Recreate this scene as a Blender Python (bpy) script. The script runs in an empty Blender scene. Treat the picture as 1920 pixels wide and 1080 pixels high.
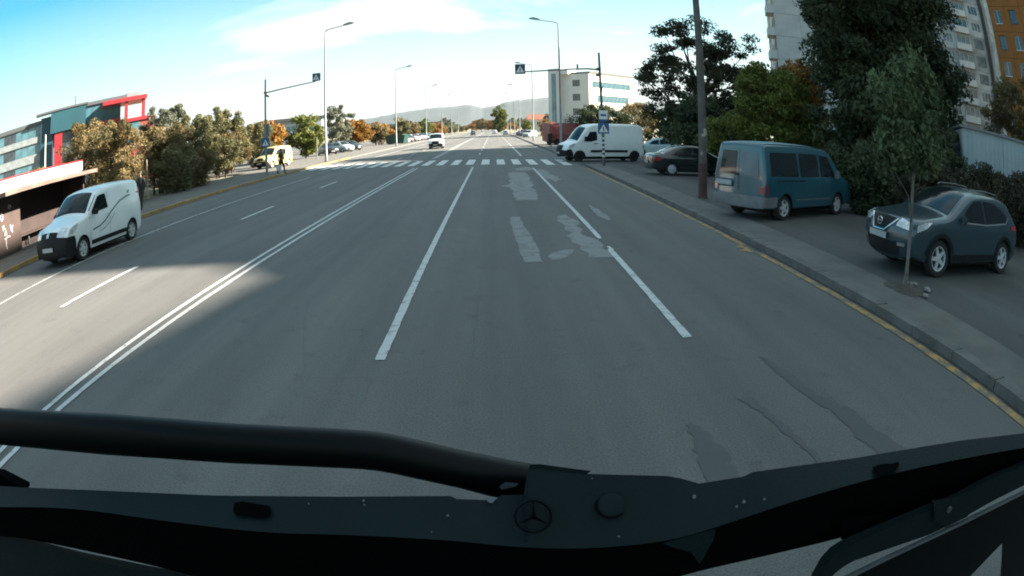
import bpy, bmesh, math, random
import numpy as np
from mathutils import Vector, Matrix
from mathutils.geometry import delaunay_2d_cdt

SC = bpy.context.scene
COL = SC.collection
R = math.radians
random.seed(7)

# ------------------------------------------------------------------ camera
# dash camera with a wide, barrel-distorting lens; pose and lens fitted to the straight kerbs and lane lines
SC.render.engine = 'CYCLES'
LENS = (0.04208073913940782, 0.0006446832491767407, -6.054012970157361e-05, 2.7215316668494516e-06)
CAM_H = 2.2835
PITCH, YAW, ROLL = R(14.313), R(1.3471), R(-1.1905)


def _cam_rot():
    c, s = math.cos(ROLL), math.sin(ROLL)
    a = Matrix(((c, 0, -s), (0, 1, 0), (s, 0, c)))
    c, s = math.cos(PITCH), math.sin(PITCH)
    b = Matrix(((1, 0, 0), (0, c, s), (0, -s, c)))
    c, s = math.cos(YAW), math.sin(YAW)
    d = Matrix(((c, s, 0), (-s, c, 0), (0, 0, 1)))
    return d @ b @ a


CR = _cam_rot()
cam_data = bpy.data.cameras.new('camera')
cam = bpy.data.objects.new('camera', cam_data)
COL.objects.link(cam)
SC.camera = cam
cam_data.type = 'PANO'
cam_data.clip_start = 0.02
cam_data.clip_end = 20000
cam_data.sensor_fit = 'HORIZONTAL'
cam_data.sensor_width = 36
cam_data.panorama_type = 'FISHEYE_LENS_POLYNOMIAL'
cam_data.fisheye_polynomial_k0 = 0
cam_data.fisheye_polynomial_k1 = -LENS[0]
cam_data.fisheye_polynomial_k2 = -LENS[1]
cam_data.fisheye_polynomial_k3 = -LENS[2]
cam_data.fisheye_polynomial_k4 = -LENS[3]
cam_data.fisheye_fov = math.pi
_r, _u, _b = CR @ Vector((1, 0, 0)), CR @ Vector((0, 0, 1)), -(CR @ Vector((0, 1, 0)))
cam.matrix_world = Matrix(((_r.x, _u.x, _b.x, 0), (_r.y, _u.y, _b.y, 0), (_r.z, _u.z, _b.z, CAM_H), (0, 0, 0, 1)))


def ray(x, y):
    """direction of a photo pixel (1920 x 1080)"""
    x, y = x - 960.0, 540.0 - y
    r = math.hypot(x, y) + 1e-9
    m = r / 1920 * 36
    th = LENS[0] * m + LENS[1] * m ** 2 + LENS[2] * m ** 3 + LENS[3] * m ** 4
    return CR @ Vector((math.sin(th) * x / r, math.cos(th), math.sin(th) * y / r))


def at_y(x, y, Y):
    d = ray(x, y)
    t = Y / d.y
    return Vector((d.x * t, Y, CAM_H + d.z * t))


def at_d(x, y, D):
    d = ray(x, y)
    t = D / math.hypot(d.x, d.y)
    return Vector((d.x * t, d.y * t, CAM_H + d.z * t))


# ------------------------------------------------------------------ world, sun, exposure
SUN_AZ, SUN_EL = R(77), R(26.5)          # degrees right of straight ahead (+Y), above the horizon
SUN_DIR = Vector((math.sin(SUN_AZ) * math.cos(SUN_EL), math.cos(SUN_AZ) * math.cos(SUN_EL), math.sin(SUN_EL)))
world = bpy.data.worlds.new('World')
SC.world = world
world.use_nodes = True
wn, wl = world.node_tree.nodes, world.node_tree.links
wn.clear()


def wnode(t, **kw):
    n = wn.new(t)
    for k, v in kw.items():
        setattr(n, k, v)
    return n


w_out = wnode('ShaderNodeOutputWorld')
w_bg = wnode('ShaderNodeBackground')
w_bg.inputs[1].default_value = 0.052
w_sky = wnode('ShaderNodeTexSky', sky_type='NISHITA', sun_disc=False)
w_sky.sun_elevation = SUN_EL
w_sky.sun_rotation = SUN_AZ
w_sky.air_density = 1.0
w_sky.dust_density = 1.5
w_sky.ozone_density = 2.0
w_tc = wnode('ShaderNodeTexCoord')
w_sep = wnode('ShaderNodeSeparateXYZ')
w_add = wnode('ShaderNodeMath', operation='ADD')
w_add.inputs[1].default_value = 0.12
w_mx = wnode('ShaderNodeMath', operation='MAXIMUM')
w_mx.inputs[1].default_value = 0.03
w_dx = wnode('ShaderNodeMath', operation='DIVIDE')
w_dy = wnode('ShaderNodeMath', operation='DIVIDE')
w_cmb = wnode('ShaderNodeCombineXYZ')
CLOUD_SEED = 16.7
w_noise = wnode('ShaderNodeTexNoise')
w_noise.inputs['Scale'].default_value = 0.75
w_noise.inputs['Detail'].default_value = 9
w_noise.inputs['Roughness'].default_value = 0.56
w_noise.inputs['Distortion'].default_value = 0.55
w_ramp = wnode('ShaderNodeValToRGB')
w_ramp.color_ramp.elements[0].position = 0.43
w_ramp.color_ramp.elements[1].position = 0.63
w_map = wnode('ShaderNodeMapRange')                 # thicker cloud sheet low over the horizon
w_map.inputs['From Min'].default_value = 0.30
w_map.inputs['From Max'].default_value = 0.05
w_map.inputs['To Min'].default_value = 0.0
w_map.inputs['To Max'].default_value = 1.0
w_max2 = wnode('ShaderNodeMath', operation='MAXIMUM')
w_mix = wnode('ShaderNodeMix', data_type='RGBA')
w_tint = wnode('ShaderNodeMix', data_type='RGBA', blend_type='MULTIPLY')
w_tint.inputs[0].default_value = 1.0
w_tint.inputs[7].default_value = (0.27, 0.86, 0.84, 1)
wl.new(w_tc.outputs['Generated'], w_sep.inputs[0])
wl.new(w_sep.outputs[2], w_add.inputs[0])
wl.new(w_add.outputs[0], w_mx.inputs[0])
wl.new(w_sep.outputs[0], w_dx.inputs[0])
wl.new(w_mx.outputs[0], w_dx.inputs[1])
wl.new(w_sep.outputs[1], w_dy.inputs[0])
wl.new(w_mx.outputs[0], w_dy.inputs[1])
wl.new(w_dx.outputs[0], w_cmb.inputs[0])
wl.new(w_dy.outputs[0], w_cmb.inputs[1])
w_off = wnode('ShaderNodeVectorMath', operation='ADD')
w_off.inputs[1].default_value = (0.0, 0.0, CLOUD_SEED)
wl.new(w_cmb.outputs[0], w_off.inputs[0])
wl.new(w_off.outputs[0], w_noise.inputs['Vector'])
wl.new(w_noise.outputs[0], w_ramp.inputs[0])
wl.new(w_sep.outputs[2], w_map.inputs[0])
wl.new(w_ramp.outputs[0], w_max2.inputs[0])
wl.new(w_map.outputs[0], w_max2.inputs[1])
wl.new(w_max2.outputs[0], w_mix.inputs[0])
wl.new(w_sky.outputs[0], w_tint.inputs[6])
wl.new(w_tint.outputs[2], w_mix.inputs[6])
w_mix.inputs[7].default_value = (3.35, 3.65, 3.5, 1)
wl.new(w_mix.outputs[2], w_bg.inputs[0])
wl.new(w_bg.outputs[0], w_out.inputs[0])

sun_data = bpy.data.lights.new('sun', 'SUN')
sun_data.energy = 5.0
sun_data.angle = R(0.6)
sun_data.color = (1.0, 0.90, 0.76)
sun = bpy.data.objects.new('sun', sun_data)
COL.objects.link(sun)
sun.rotation_euler = SUN_DIR.to_track_quat('Z', 'Y').to_euler()
sun.location = (40, 40, 60)

SC.view_settings.view_transform = 'Standard'
SC.view_settings.look = 'None'
SC.view_settings.gamma = 1
SC.view_settings.use_curve_mapping = False
SC.view_settings.exposure = 2.6
SC.cycles.use_denoising = True
SC.cycles.max_bounces = 6
SC.cycles.transparent_max_bounces = 8
SC.cycles.caustics_reflective = False
SC.cycles.caustics_refractive = False
SC.cycles.filter_width = 1.9

# ------------------------------------------------------------------ helpers
MATS = {}


def mat(name, col, rough=0.6, metal=0.0, var=0.12, scale=3.0, col2=None, bump=0.0, bscale=None, spec=0.5, detail=5, coat=0.0, lo=0.35, hi=0.65):
    """procedural material: two colours mixed by noise, plus optional fine relief"""
    if name in MATS:
        return MATS[name]
    m = bpy.data.materials.new(name)
    m.use_nodes = True
    n, l = m.node_tree.nodes, m.node_tree.links
    b = n['Principled BSDF']
    tc = n.new('ShaderNodeTexCoord')
    nz = n.new('ShaderNodeTexNoise')
    nz.inputs['Scale'].default_value = scale
    nz.inputs['Detail'].default_value = detail
    nz.inputs['Roughness'].default_value = 0.6
    l.new(tc.outputs['Object'], nz.inputs['Vector'])
    rp = n.new('ShaderNodeValToRGB')
    c2 = col2 or tuple(max(0, c * (1 - var)) for c in col)
    c1 = col if col2 else tuple(min(1, c * (1 + var)) for c in col)
    rp.color_ramp.elements[0].position, rp.color_ramp.elements[1].position = lo, hi
    rp.color_ramp.elements[0].color = (*c2, 1)
    rp.color_ramp.elements[1].color = (*c1, 1)
    l.new(nz.outputs[0], rp.inputs[0])
    l.new(rp.outputs[0], b.inputs['Base Color'])
    b.inputs['Roughness'].default_value = rough
    b.inputs['Metallic'].default_value = metal
    b.inputs['Specular IOR Level'].default_value = spec
    b.inputs['Coat Weight'].default_value = coat
    b.inputs['Coat Roughness'].default_value = 0.08
    if bump:
        nb = n.new('ShaderNodeTexNoise')
        nb.inputs['Scale'].default_value = bscale or scale * 12
        nb.inputs['Detail'].default_value = 4
        l.new(tc.outputs['Object'], nb.inputs['Vector'])
        bp = n.new('ShaderNodeBump')
        bp.inputs['Strength'].default_value = bump
        bp.inputs['Distance'].default_value = 0.02
        l.new(nb.outputs[0], bp.inputs['Height'])
        l.new(bp.outputs[0], b.inputs['Normal'])
    MATS[name] = m
    return m


def leaf_mat(name, dark, mid, light):
    if name in MATS:
        return MATS[name]
    m = bpy.data.materials.new(name)
    m.use_nodes = True
    n, l = m.node_tree.nodes, m.node_tree.links
    n.clear()
    out = n.new('ShaderNodeOutputMaterial')
    at = n.new('ShaderNodeAttribute')
    at.attribute_name = 'tint'
    rp = n.new('ShaderNodeValToRGB')
    rp.color_ramp.elements[0].color = (*dark, 1)
    rp.color_ramp.elements[1].color = (*light, 1)
    e = rp.color_ramp.elements.new(0.5)
    e.color = (*mid, 1)
    l.new(at.outputs['Fac'], rp.inputs[0])
    d = n.new('ShaderNodeBsdfPrincipled')
    d.inputs['Roughness'].default_value = 0.65
    d.inputs['Specular IOR Level'].default_value = 0.25
    t = n.new('ShaderNodeBsdfTranslucent')
    mx = n.new('ShaderNodeMixShader')
    mx.inputs[0].default_value = 0.3
    l.new(rp.outputs[0], d.inputs['Base Color'])
    l.new(rp.outputs[0], t.inputs['Color'])
    l.new(d.outputs[0], mx.inputs[1])
    l.new(t.outputs[0], mx.inputs[2])
    l.new(mx.outputs[0], out.inputs[0])
    MATS[name] = m
    return m


class MB:
    """collects shapes into one mesh"""

    def __init__(s):
        s.v, s.f, s.m = [], [], []

    def add(s, vs, fs, mi=0):
        o = len(s.v)
        s.v += [tuple(p) for p in vs]
        s.f += [tuple(i + o for i in f) for f in fs]
        s.m += [mi] * len(fs)
        return s

    def box(s, a, b, mi=0, M=None):
        x0, y0, z0 = a
        x1, y1, z1 = b
        vs = [Vector(p) for p in ((x0, y0, z0), (x1, y0, z0), (x1, y1, z0), (x0, y1, z0), (x0, y0, z1), (x1, y0, z1), (x1, y1, z1), (x0, y1, z1))]
        if M:
            vs = [M @ p for p in vs]
        return s.add(vs, [(3, 2, 1, 0), (4, 5, 6, 7), (0, 1, 5, 4), (1, 2, 6, 5), (2, 3, 7, 6), (3, 0, 4, 7)], mi)

    def prism(s, poly, h0, h1, f, mi=0):
        """poly: 2-D points; f(u, v, h) -> 3-D point"""
        n = len(poly)
        vs = [f(u, v, h0) for u, v in poly] + [f(u, v, h1) for u, v in poly]
        fs = [tuple(range(n - 1, -1, -1)), tuple(range(n, 2 * n))] + [(i, (i + 1) % n, n + (i + 1) % n, n + i) for i in range(n)]
        return s.add(vs, fs, mi)

    def tube(s, pts, rad, n=8, mi=0, cap=True):
        pts = [Vector(p) for p in pts]
        rads = rad if isinstance(rad, (list, tuple)) else [rad] * len(pts)
        vs, fs = [], []
        up0 = None
        for i, p in enumerate(pts):
            t = (pts[min(i + 1, len(pts) - 1)] - pts[max(i - 1, 0)]).normalized()
            if up0 is None:
                up0 = Vector((0, 0, 1)) if abs(t.z) < 0.9 else Vector((1, 0, 0))
            a = t.cross(up0).normalized()
            b = a.cross(t)
            up0 = b
            for k in range(n):
                q = 2 * math.pi * k / n
                vs.append(p + (a * math.cos(q) + b * math.sin(q)) * rads[i])
        for i in range(len(pts) - 1):
            for k in range(n):
                fs.append((i * n + k, i * n + (k + 1) % n, (i + 1) * n + (k + 1) % n, (i + 1) * n + k))
        if cap:
            fs.append(tuple(range(n - 1, -1, -1)))
            fs.append(tuple(range((len(pts) - 1) * n, len(pts) * n)))
        return s.add(vs, fs, mi)

    def lathe(s, prof, f, n=24, mi=0, closed=False):
        """prof: (r, h) list; f(x, y, h)"""
        vs, fs = [], []
        m = len(prof)
        for r, h in prof:
            for k in range(n):
                q = 2 * math.pi * k / n
                vs.append(f(r * math.cos(q), r * math.sin(q), h))
        for i in range(m if closed else m - 1):
            j = (i + 1) % m
            for k in range(n):
                fs.append((i * n + k, i * n + (k + 1) % n, j * n + (k + 1) % n, j * n + k))
        return s.add(vs, fs, mi)

    def mesh(s, name, mats):
        me = bpy.data.meshes.new(name)
        me.from_pydata(s.v, [], s.f)
        for m in (mats if isinstance(mats, (list, tuple)) else [mats]):
            me.materials.append(m)
        if len(me.materials) > 1:
            me.polygons.foreach_set('material_index', s.m)
        return me

    def build(s, name, mats, parent=None, smooth=None, loc=None, flip=True):
        me = s.mesh(name, mats)
        if flip:
            bm = bmesh.new()
            bm.from_mesh(me)
            bmesh.ops.recalc_face_normals(bm, faces=bm.faces)
            bm.to_mesh(me)
            bm.free()
        if smooth:
            me.shade_smooth()
            me.set_sharp_from_angle(angle=R(smooth))
        return link(name, me, parent, loc)


def link(name, me, parent=None, loc=None, rz=0.0):
    o = bpy.data.objects.new(name, me)
    COL.objects.link(o)
    o.parent = parent
    if loc is not None:
        o.location = loc
    if rz:
        o.rotation_euler = (0, 0, rz)
    return o


def thing(name, label, cat, loc=(0, 0, 0), rz=0.0, group=None):
    o = link(name, None, None, loc, rz)
    return tag(o, label, cat, group)


def tag(o, label, cat, group=None):
    o['label'] = label
    o['category'] = cat
    if group:
        o['group'] = group
    return o


def struct(o):
    o['kind'] = 'structure'
    return o


def copy_tree(root, loc, rz=0.0, label=None, scale=None):
    c = root.copy()
    COL.objects.link(c)
    c.location = loc
    c.rotation_euler = (0, 0, rz)
    if scale:
        c.scale = (scale, scale, scale) if not isinstance(scale, tuple) else scale
    if label:
        c['label'] = label
    for ch in list(root.children):
        k = ch.copy()
        COL.objects.link(k)
        k.parent = c
        for g in list(ch.children):
            q = g.copy()
            COL.objects.link(q)
            q.parent = k
    return c


def sheet(name, x0, x1, y0, y1, z, m, parent=None, nx=1, ny=1):
    vs, fs = [], []
    for j in range(ny + 1):
        for i in range(nx + 1):
            vs.append((x0 + (x1 - x0) * i / nx, y0 + (y1 - y0) * j / ny, z))
    for j in range(ny):
        for i in range(nx):
            a = j * (nx + 1) + i
            fs.append((a, a + 1, a + nx + 2, a + nx + 1))
    return MB().add(vs, fs).build(name, m, parent, flip=False)


def heading(dx, dy):
    """rotation about z that turns local +x to (dx, dy)"""
    return math.atan2(dy, dx)
# ------------------------------------------------------------------ ground, road, pavements, markings


def asphalt(name, c1, c2, seed=0.0):
    m = bpy.data.materials.new(name)
    m.use_nodes = True
    n, l = m.node_tree.nodes, m.node_tree.links
    b = n['Principled BSDF']
    tc = n.new('ShaderNodeTexCoord')
    mp = n.new('ShaderNodeMapping')
    mp.inputs['Location'].default_value = (seed, seed * 2, 0)
    mp.inputs['Scale'].default_value = (1, 0.22, 1)      # wear runs along the lanes
    l.new(tc.outputs['Object'], mp.inputs[0])

    def noise(sc, det, src):
        q = n.new('ShaderNodeTexNoise')
        q.inputs['Scale'].default_value = sc
        q.inputs['Detail'].default_value = det
        q.inputs['Roughness'].default_value = 0.65
        l.new(src, q.inputs['Vector'])
        return q
    n1 = noise(0.45, 6, mp.outputs[0])
    n2 = noise(55, 3, tc.outputs['Object'])
    r1 = n.new('ShaderNodeValToRGB')
    r1.color_ramp.elements[0].position, r1.color_ramp.elements[1].position = 0.34, 0.68
    r1.color_ramp.elements[0].color = (*c1, 1)
    r1.color_ramp.elements[1].color = (*c2, 1)
    l.new(n1.outputs[0], r1.inputs[0])
    r2 = n.new('ShaderNodeValToRGB')
    r2.color_ramp.elements[0].position, r2.color_ramp.elements[1].position = 0.3, 0.7
    r2.color_ramp.elements[0].color = (0.66, 0.66, 0.66, 1)
    r2.color_ramp.elements[1].color = (1.30, 1.30, 1.30, 1)
    l.new(n2.outputs[0], r2.inputs[0])
    # fine cracks
    vo = n.new('ShaderNodeTexVoronoi')
    vo.feature = 'DISTANCE_TO_EDGE'
    vo.inputs['Scale'].default_value = 0.33
    dn = noise(1.6, 5, tc.outputs['Object'])
    ad = n.new('ShaderNodeMix')
    ad.data_type = 'RGBA'
    ad.inputs[0].default_value = 0.16
    l.new(tc.outputs['Object'], ad.inputs[6])
    l.new(dn.outputs[1], ad.inputs[7])
    l.new(ad.outputs[2], vo.inputs['Vector'])
    rc = n.new('ShaderNodeValToRGB')
    rc.color_ramp.elements[0].position, rc.color_ramp.elements[1].position = 0.0, 0.004
    rc.color_ramp.elements[0].color = (0.9, 0.9, 0.9, 1)
    rc.color_ramp.elements[1].color = (1, 1, 1, 1)
    l.new(vo.outputs['Distance'], rc.inputs[0])

    def mul(a, bb):
        q = n.new('ShaderNodeMix')
        q.data_type = 'RGBA'
        q.blend_type = 'MULTIPLY'
        q.inputs[0].default_value = 1
        l.new(a, q.inputs[6])
        l.new(bb, q.inputs[7])
        return q.outputs[2]
    # wheel tracks: long soft bands along the lanes, and scattered oil spots
    mt = n.new('ShaderNodeMapping')
    mt.inputs['Scale'].default_value = (1, 0.02, 1)
    l.new(tc.outputs['Object'], mt.inputs[0])
    n3 = noise(1.1, 3, mt.outputs[0])
    r3 = n.new('ShaderNodeValToRGB')
    r3.color_ramp.elements[0].position, r3.color_ramp.elements[1].position = 0.3, 0.7
    r3.color_ramp.elements[0].color = (0.80, 0.80, 0.81, 1)
    r3.color_ramp.elements[1].color = (1.14, 1.13, 1.11, 1)
    l.new(n3.outputs[0], r3.inputs[0])
    n4 = noise(2.3, 6, tc.outputs['Object'])
    r4 = n.new('ShaderNodeValToRGB')
    r4.color_ramp.elements[0].position, r4.color_ramp.elements[1].position = 0.26, 0.42
    r4.color_ramp.elements[0].color = (0.72, 0.72, 0.72, 1)
    r4.color_ramp.elements[1].color = (1, 1, 1, 1)
    l.new(n4.outputs[0], r4.inputs[0])
    l.new(mul(mul(mul(mul(r1.outputs[0], r2.outputs[0]), rc.outputs[0]), r3.outputs[0]), r4.outputs[0]), b.inputs['Base Color'])
    b.inputs['Roughness'].default_value = 0.82
    b.inputs['Specular IOR Level'].default_value = 0.35
    bp = n.new('ShaderNodeBump')
    bp.inputs['Strength'].default_value = 0.25
    bp.inputs['Distance'].default_value = 0.01
    l.new(n2.outputs[0], bp.inputs['Height'])
    l.new(bp.outputs[0], b.inputs['Normal'])
    return m


def worn_paint(name, paint, under, wear=0.5, scale=4.0):
    """road paint rubbed through to the asphalt in flecks"""
    m = bpy.data.materials.new(name)
    m.use_nodes = True
    n, l = m.node_tree.nodes, m.node_tree.links
    b = n['Principled BSDF']
    tc = n.new('ShaderNodeTexCoord')
    nz = n.new('ShaderNodeTexNoise')
    nz.inputs['Scale'].default_value = scale
    nz.inputs['Detail'].default_value = 9
    nz.inputs['Roughness'].default_value = 0.75
    l.new(tc.outputs['Object'], nz.inputs['Vector'])
    rp = n.new('ShaderNodeValToRGB')
    rp.color_ramp.elements[0].position = wear - 0.06
    rp.color_ramp.elements[1].position = wear + 0.06
    rp.color_ramp.elements[0].color = (*under, 1)
    rp.color_ramp.elements[1].color = (*paint, 1)
    l.new(nz.outputs[0], rp.inputs[0])
    l.new(rp.outputs[0], b.inputs['Base Color'])
    b.inputs['Roughness'].default_value = 0.7
    return m


ASPH = asphalt('asphalt_road', (0.098, 0.095, 0.091), (0.128, 0.124, 0.119))
ASPH_LOT = asphalt('asphalt_lot', (0.060, 0.059, 0.057), (0.088, 0.086, 0.082), 5.0)
PATCH_L = worn_paint('asphalt_pale_patch', (0.180, 0.176, 0.171), (0.116, 0.112, 0.107), 0.46, 2.6)
PATCH_D = worn_paint('asphalt_dark_patch', (0.062, 0.061, 0.060), (0.100, 0.097, 0.093), 0.37, 6)
CONC = mat('pavement_concrete', (0.108, 0.101, 0.091), 0.85, var=0.18, scale=1.2, bump=0.3, bscale=40)
KERB = mat('kerb_concrete', (0.110, 0.104, 0.096), 0.85, var=0.25, scale=2.2, bump=0.3, bscale=50)
DIRT = mat('roadside_dirt', (0.24, 0.205, 0.15), 0.95, scale=0.5, col2=(0.11, 0.12, 0.05), bump=0.4, bscale=6, detail=8)
WHITE_P = worn_paint('white_road_paint', (0.47, 0.47, 0.46), (0.17, 0.165, 0.16), 0.41, 5)
WHITE_F = worn_paint('faded_white_road_paint', (0.42, 0.42, 0.41), (0.17, 0.165, 0.16), 0.47, 5)
ZEBRA_P = worn_paint('zebra_road_paint', (0.60, 0.60, 0.58), (0.19, 0.185, 0.18), 0.44, 2.5)
YELLOW_P = worn_paint('yellow_kerb_paint', (0.38, 0.22, 0.065), (0.13, 0.11, 0.085), 0.515, 3.2)
YELLOW_K = worn_paint('fresh_yellow_kerb_paint', (0.34, 0.19, 0.055), (0.15, 0.125, 0.09), 0.46, 2.0)

ground = struct(sheet('ground', -6500, 6500, -6500, 6500, -0.03, DIRT))
RX0, RX1 = -14.15, 5.15
road = struct(sheet('road', RX0, RX1, -25, 1200, 0.0, ASPH))
side_street = struct(sheet('side_street', RX1, 70, 37.6, 47.2, 0.0, ASPH_LOT))


def marking(name, x0, x1, y0, y1, m, z=0.009, parent=road, ny=None):
    if y0 < 45:        # near enough to show the ragged paint edge
        return wavy_patch(name, (x0 + x1) / 2, [(y0, (x1 - x0) / 2, 0), (y1, (x1 - x0) / 2, 0)], m, z, parent, 0.0045, int(y0 * 7 + x0 * 13), 0.16)
    return sheet(name, x0, x1, y0, y1, z, m, parent, 1, ny or 1)


def wavy_patch(name, cx, pts, m, z, parent=road, amp=0.06, seed=1, step=0.35):
    """flat patch from (y, half width, x shift) rows, with ragged sides"""
    rnd = random.Random(seed)
    rows = []
    for (y0, w0, s0), (y1, w1, s1) in zip(pts, pts[1:]):
        k = max(2, int(abs(y1 - y0) / step))
        for i in range(k):
            t = i / k
            rows.append((y0 + (y1 - y0) * t, w0 + (w1 - w0) * t, s0 + (s1 - s0) * t))
    rows.append(pts[-1])
    vs, fs = [], []
    for y, w, s in rows:
        vs.append((cx + s - w + rnd.uniform(-amp, amp), y, z))
        vs.append((cx + s + w + rnd.uniform(-amp, amp), y, z))
    for i in range(len(rows) - 1):
        fs.append((2 * i, 2 * i + 1, 2 * i + 3, 2 * i + 2))
    return MB().add(vs, fs).build(name, m, parent, flip=False)


# lane lines this side of the crossing
marking('lane_line', -1.275, -1.165, 6.1, 37.2, WHITE_P)
marking('lane_line', 2.035, 2.145, 13.1, 35.2, WHITE_P)
wavy_patch('lane_line', 2.09, [(11.4, 0.055, 0.0), (11.65, 0.05, 0.02), (11.9, 0.03, 0.03)], WHITE_P, 0.009, amp=0.02, seed=4, step=0.08)
wavy_patch('lane_line', 2.09, [(12.75, 0.03, -0.02), (13.1, 0.055, 0.0)], WHITE_P, 0.009, amp=0.02, seed=5, step=0.08)
marking('lane_line', 2.035, 2.145, 6.5, 11.4, WHITE_P)
for x0, x1 in ((-4.86, -4.77), (-4.63, -4.54)):
    marking('centre_line', x0, x1, -10, 38.6, WHITE_P)
    marking('centre_line', x0, x1, 50.5, 330, WHITE_P)
for y0, y1 in ((-1.4, 1.9), (8.4, 11.7), (18.4, 21.6), (28.1, 31.3)):
    marking('lane_dash', -7.97, -7.84, y0, y1, WHITE_P)
marking('edge_line', -10.88, -10.77, 3.0, 36.5, WHITE_F)
for k in range(26):
    y = 52 + k * 9.9
    marking('lane_dash', -7.97, -7.84, y, y + 3.3, WHITE_P)
    marking('lane_dash', -1.28, -1.14, y + 2, y + 5.3, WHITE_P)
marking('lane_line', 2.01, 2.17, 50.0, 72.0, WHITE_P)
for k in range(20):
    marking('lane_dash', 2.01, 2.17, 78 + k * 9.9, 81.3 + k * 9.9, WHITE_P)
marking('edge_line', -11.3, -11.15, 50, 260, WHITE_F)
# zebra crossing, laid a little askew
zx = 4.55
while zx > -13.9:
    yn = 39.0 - 0.40 * (zx - 0.25)
    a = zx - 0.5
    MB().add([(a, yn + 0.2, 0.009), (zx, yn, 0.009), (zx, yn + 6.1, 0.009), (a, yn + 6.3, 0.009)], [(0, 1, 2, 3)]).build('zebra_stripe', ZEBRA_P, road, flip=False)
    zx -= 0.97
# yellow no-parking line along the right-hand kerb, broken where it has worn off
for y0, y1, m in ((-6, 4.0, YELLOW_P), (4.0, 9.4, YELLOW_P), (9.4, 11.1, YELLOW_P), (11.9, 14.6, YELLOW_P), (14.6, 34.5, YELLOW_P)):
    marking('yellow_line', 4.90, 5.06, y0, y1, m)
wavy_patch('yellow_paint_spill', 4.84, [(11.2, 0.03, 0.03), (11.4, 0.14, -0.03), (11.6, 0.05, 0.06), (11.75, 0.12, -0.02), (11.9, 0.03, 0.06)], YELLOW_K, 0.009, amp=0.05, seed=3, step=0.05)

DIRT_G = worn_paint('gutter_grime', (0.045, 0.044, 0.042), (0.075, 0.072, 0.068), 0.45, 7)
wavy_patch('gutter_dirt', 5.105, [(-6, 0.04, 0), (10, 0.035, 0.0), (22, 0.045, 0.0), (36, 0.03, 0)], DIRT_G, 0.006, amp=0.018, seed=41, step=0.14)
wavy_patch('gutter_dirt', -14.09, [(-6, 0.06, 0), (20, 0.05, 0.0), (50, 0.05, 0)], DIRT_G, 0.006, amp=0.02, seed=42, step=0.2)

# patched and scraped asphalt in the middle lane
wavy_patch('pale_patch', 1.0, [(19.6, 0.34, -0.05), (21.5, 0.38, 0.02), (24.0, 0.42, 0.0), (24.6, 0.62, -0.15), (25.2, 0.44, 0.02), (29.0, 0.46, 0.1), (31.8, 0.42, 0.12)], PATCH_L, 0.005, seed=11, amp=0.07)
wavy_patch('pale_patch', 0.55, [(10.6, 0.15, 0.06), (12.0, 0.17, 0.04), (13.4, 0.15, 0.0), (15.0, 0.13, -0.06), (16.0, 0.12, -0.07)], PATCH_L, 0.005, seed=12, amp=0.025)
wavy_patch('pale_patch', 0.98, [(10.75, 0.05, 0.0), (11.0, 0.16, 0.08), (11.35, 0.2, 0.2), (11.65, 0.08, 0.36)], PATCH_L, 0.005, seed=13, amp=0.03, step=0.15)
wavy_patch('pale_patch', 1.75, [(10.9, 0.2, 0.1), (12.4, 0.24, 0.0), (13.5, 0.14, -0.08), (15.2, 0.2, -0.02), (16.4, 0.06, 0.0)], PATCH_L, 0.0045, seed=14, amp=0.11)
wavy_patch('pale_patch', 2.5, [(26, 0.12, 0.0), (28.5, 0.34, 0.0), (31, 0.3, -0.2), (34, 0.1, -0.1)], PATCH_L, 0.0045, seed=15, amp=0.12)
wavy_patch('pale_patch', 1.5, [(33.0, 0.3, 0.0), (34.5, 0.5, 0.1), (36, 0.12, 0.2)], PATCH_L, 0.0045, seed=16, amp=0.12)
wavy_patch('pale_patch', 2.75, [(15.3, 0.05, 0.0), (16.6, 0.13, -0.05), (18.2, 0.05, -0.1)], PATCH_L, 0.0045, seed=26, amp=0.05)
wavy_patch('dark_seal', 2.86, [(3.2, 0.16, 0.24), (3.8, 0.13, 0.1), (4.3, 0.10, 0.1), (4.7, 0.06, -0.05), (5.2, 0.07, -0.08), (5.75, 0.03, -0.14)], PATCH_D, 0.005, seed=17, amp=0.022, step=0.06)
wavy_patch('dark_seal', 2.2, [(3.3, 0.03, 0.15), (3.9, 0.03, 0.09), (4.4, 0.04, 0.03), (4.8, 0.07, -0.05)], PATCH_D, 0.005, seed=18, amp=0.022, step=0.06)
wavy_patch('dark_seal', 1.5, [(3.2, 0.12, 0.0), (3.9, 0.12, 0.03), (4.4, 0.03, 0.0)], PATCH_D, 0.005, seed=19, amp=0.035, step=0.06)


def kerb_run(name, x0, x1, y0, y1, m, h=0.13, step=1.0):
    b = MB()
    y = y0
    rnd = random.Random(int(y0 * 10 + x0))
    while y < y1 - 0.05:
        ye = min(y + step, y1)
        dz = rnd.uniform(-0.006, 0.006)
        b.box((x0, y + 0.008, -0.02), (x1, ye - 0.008, h + dz))
        y = ye
    return struct(b.build(name, m))


kerb_run('kerb', 5.15, 5.38, -20, 36.4, KERB)
kerb_run('kerb', 5.15, 5.38, 48.0, 300, KERB, step=4)
kerb_run('kerb', -14.30, -14.15, -20, 62, YELLOW_K, h=0.14)
kerb_run('kerb', -14.30, -14.15, 62, 330, KERB, h=0.14, step=4)
# right pavement: concrete strip, then the asphalt lot where the cars stand
LOT_Z = 0.11


def slab(name, x0, x1, y0, y1, z, m):
    return struct(MB().box((x0, y0, -0.025), (x1, y1, z)).build(name, m))


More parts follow.
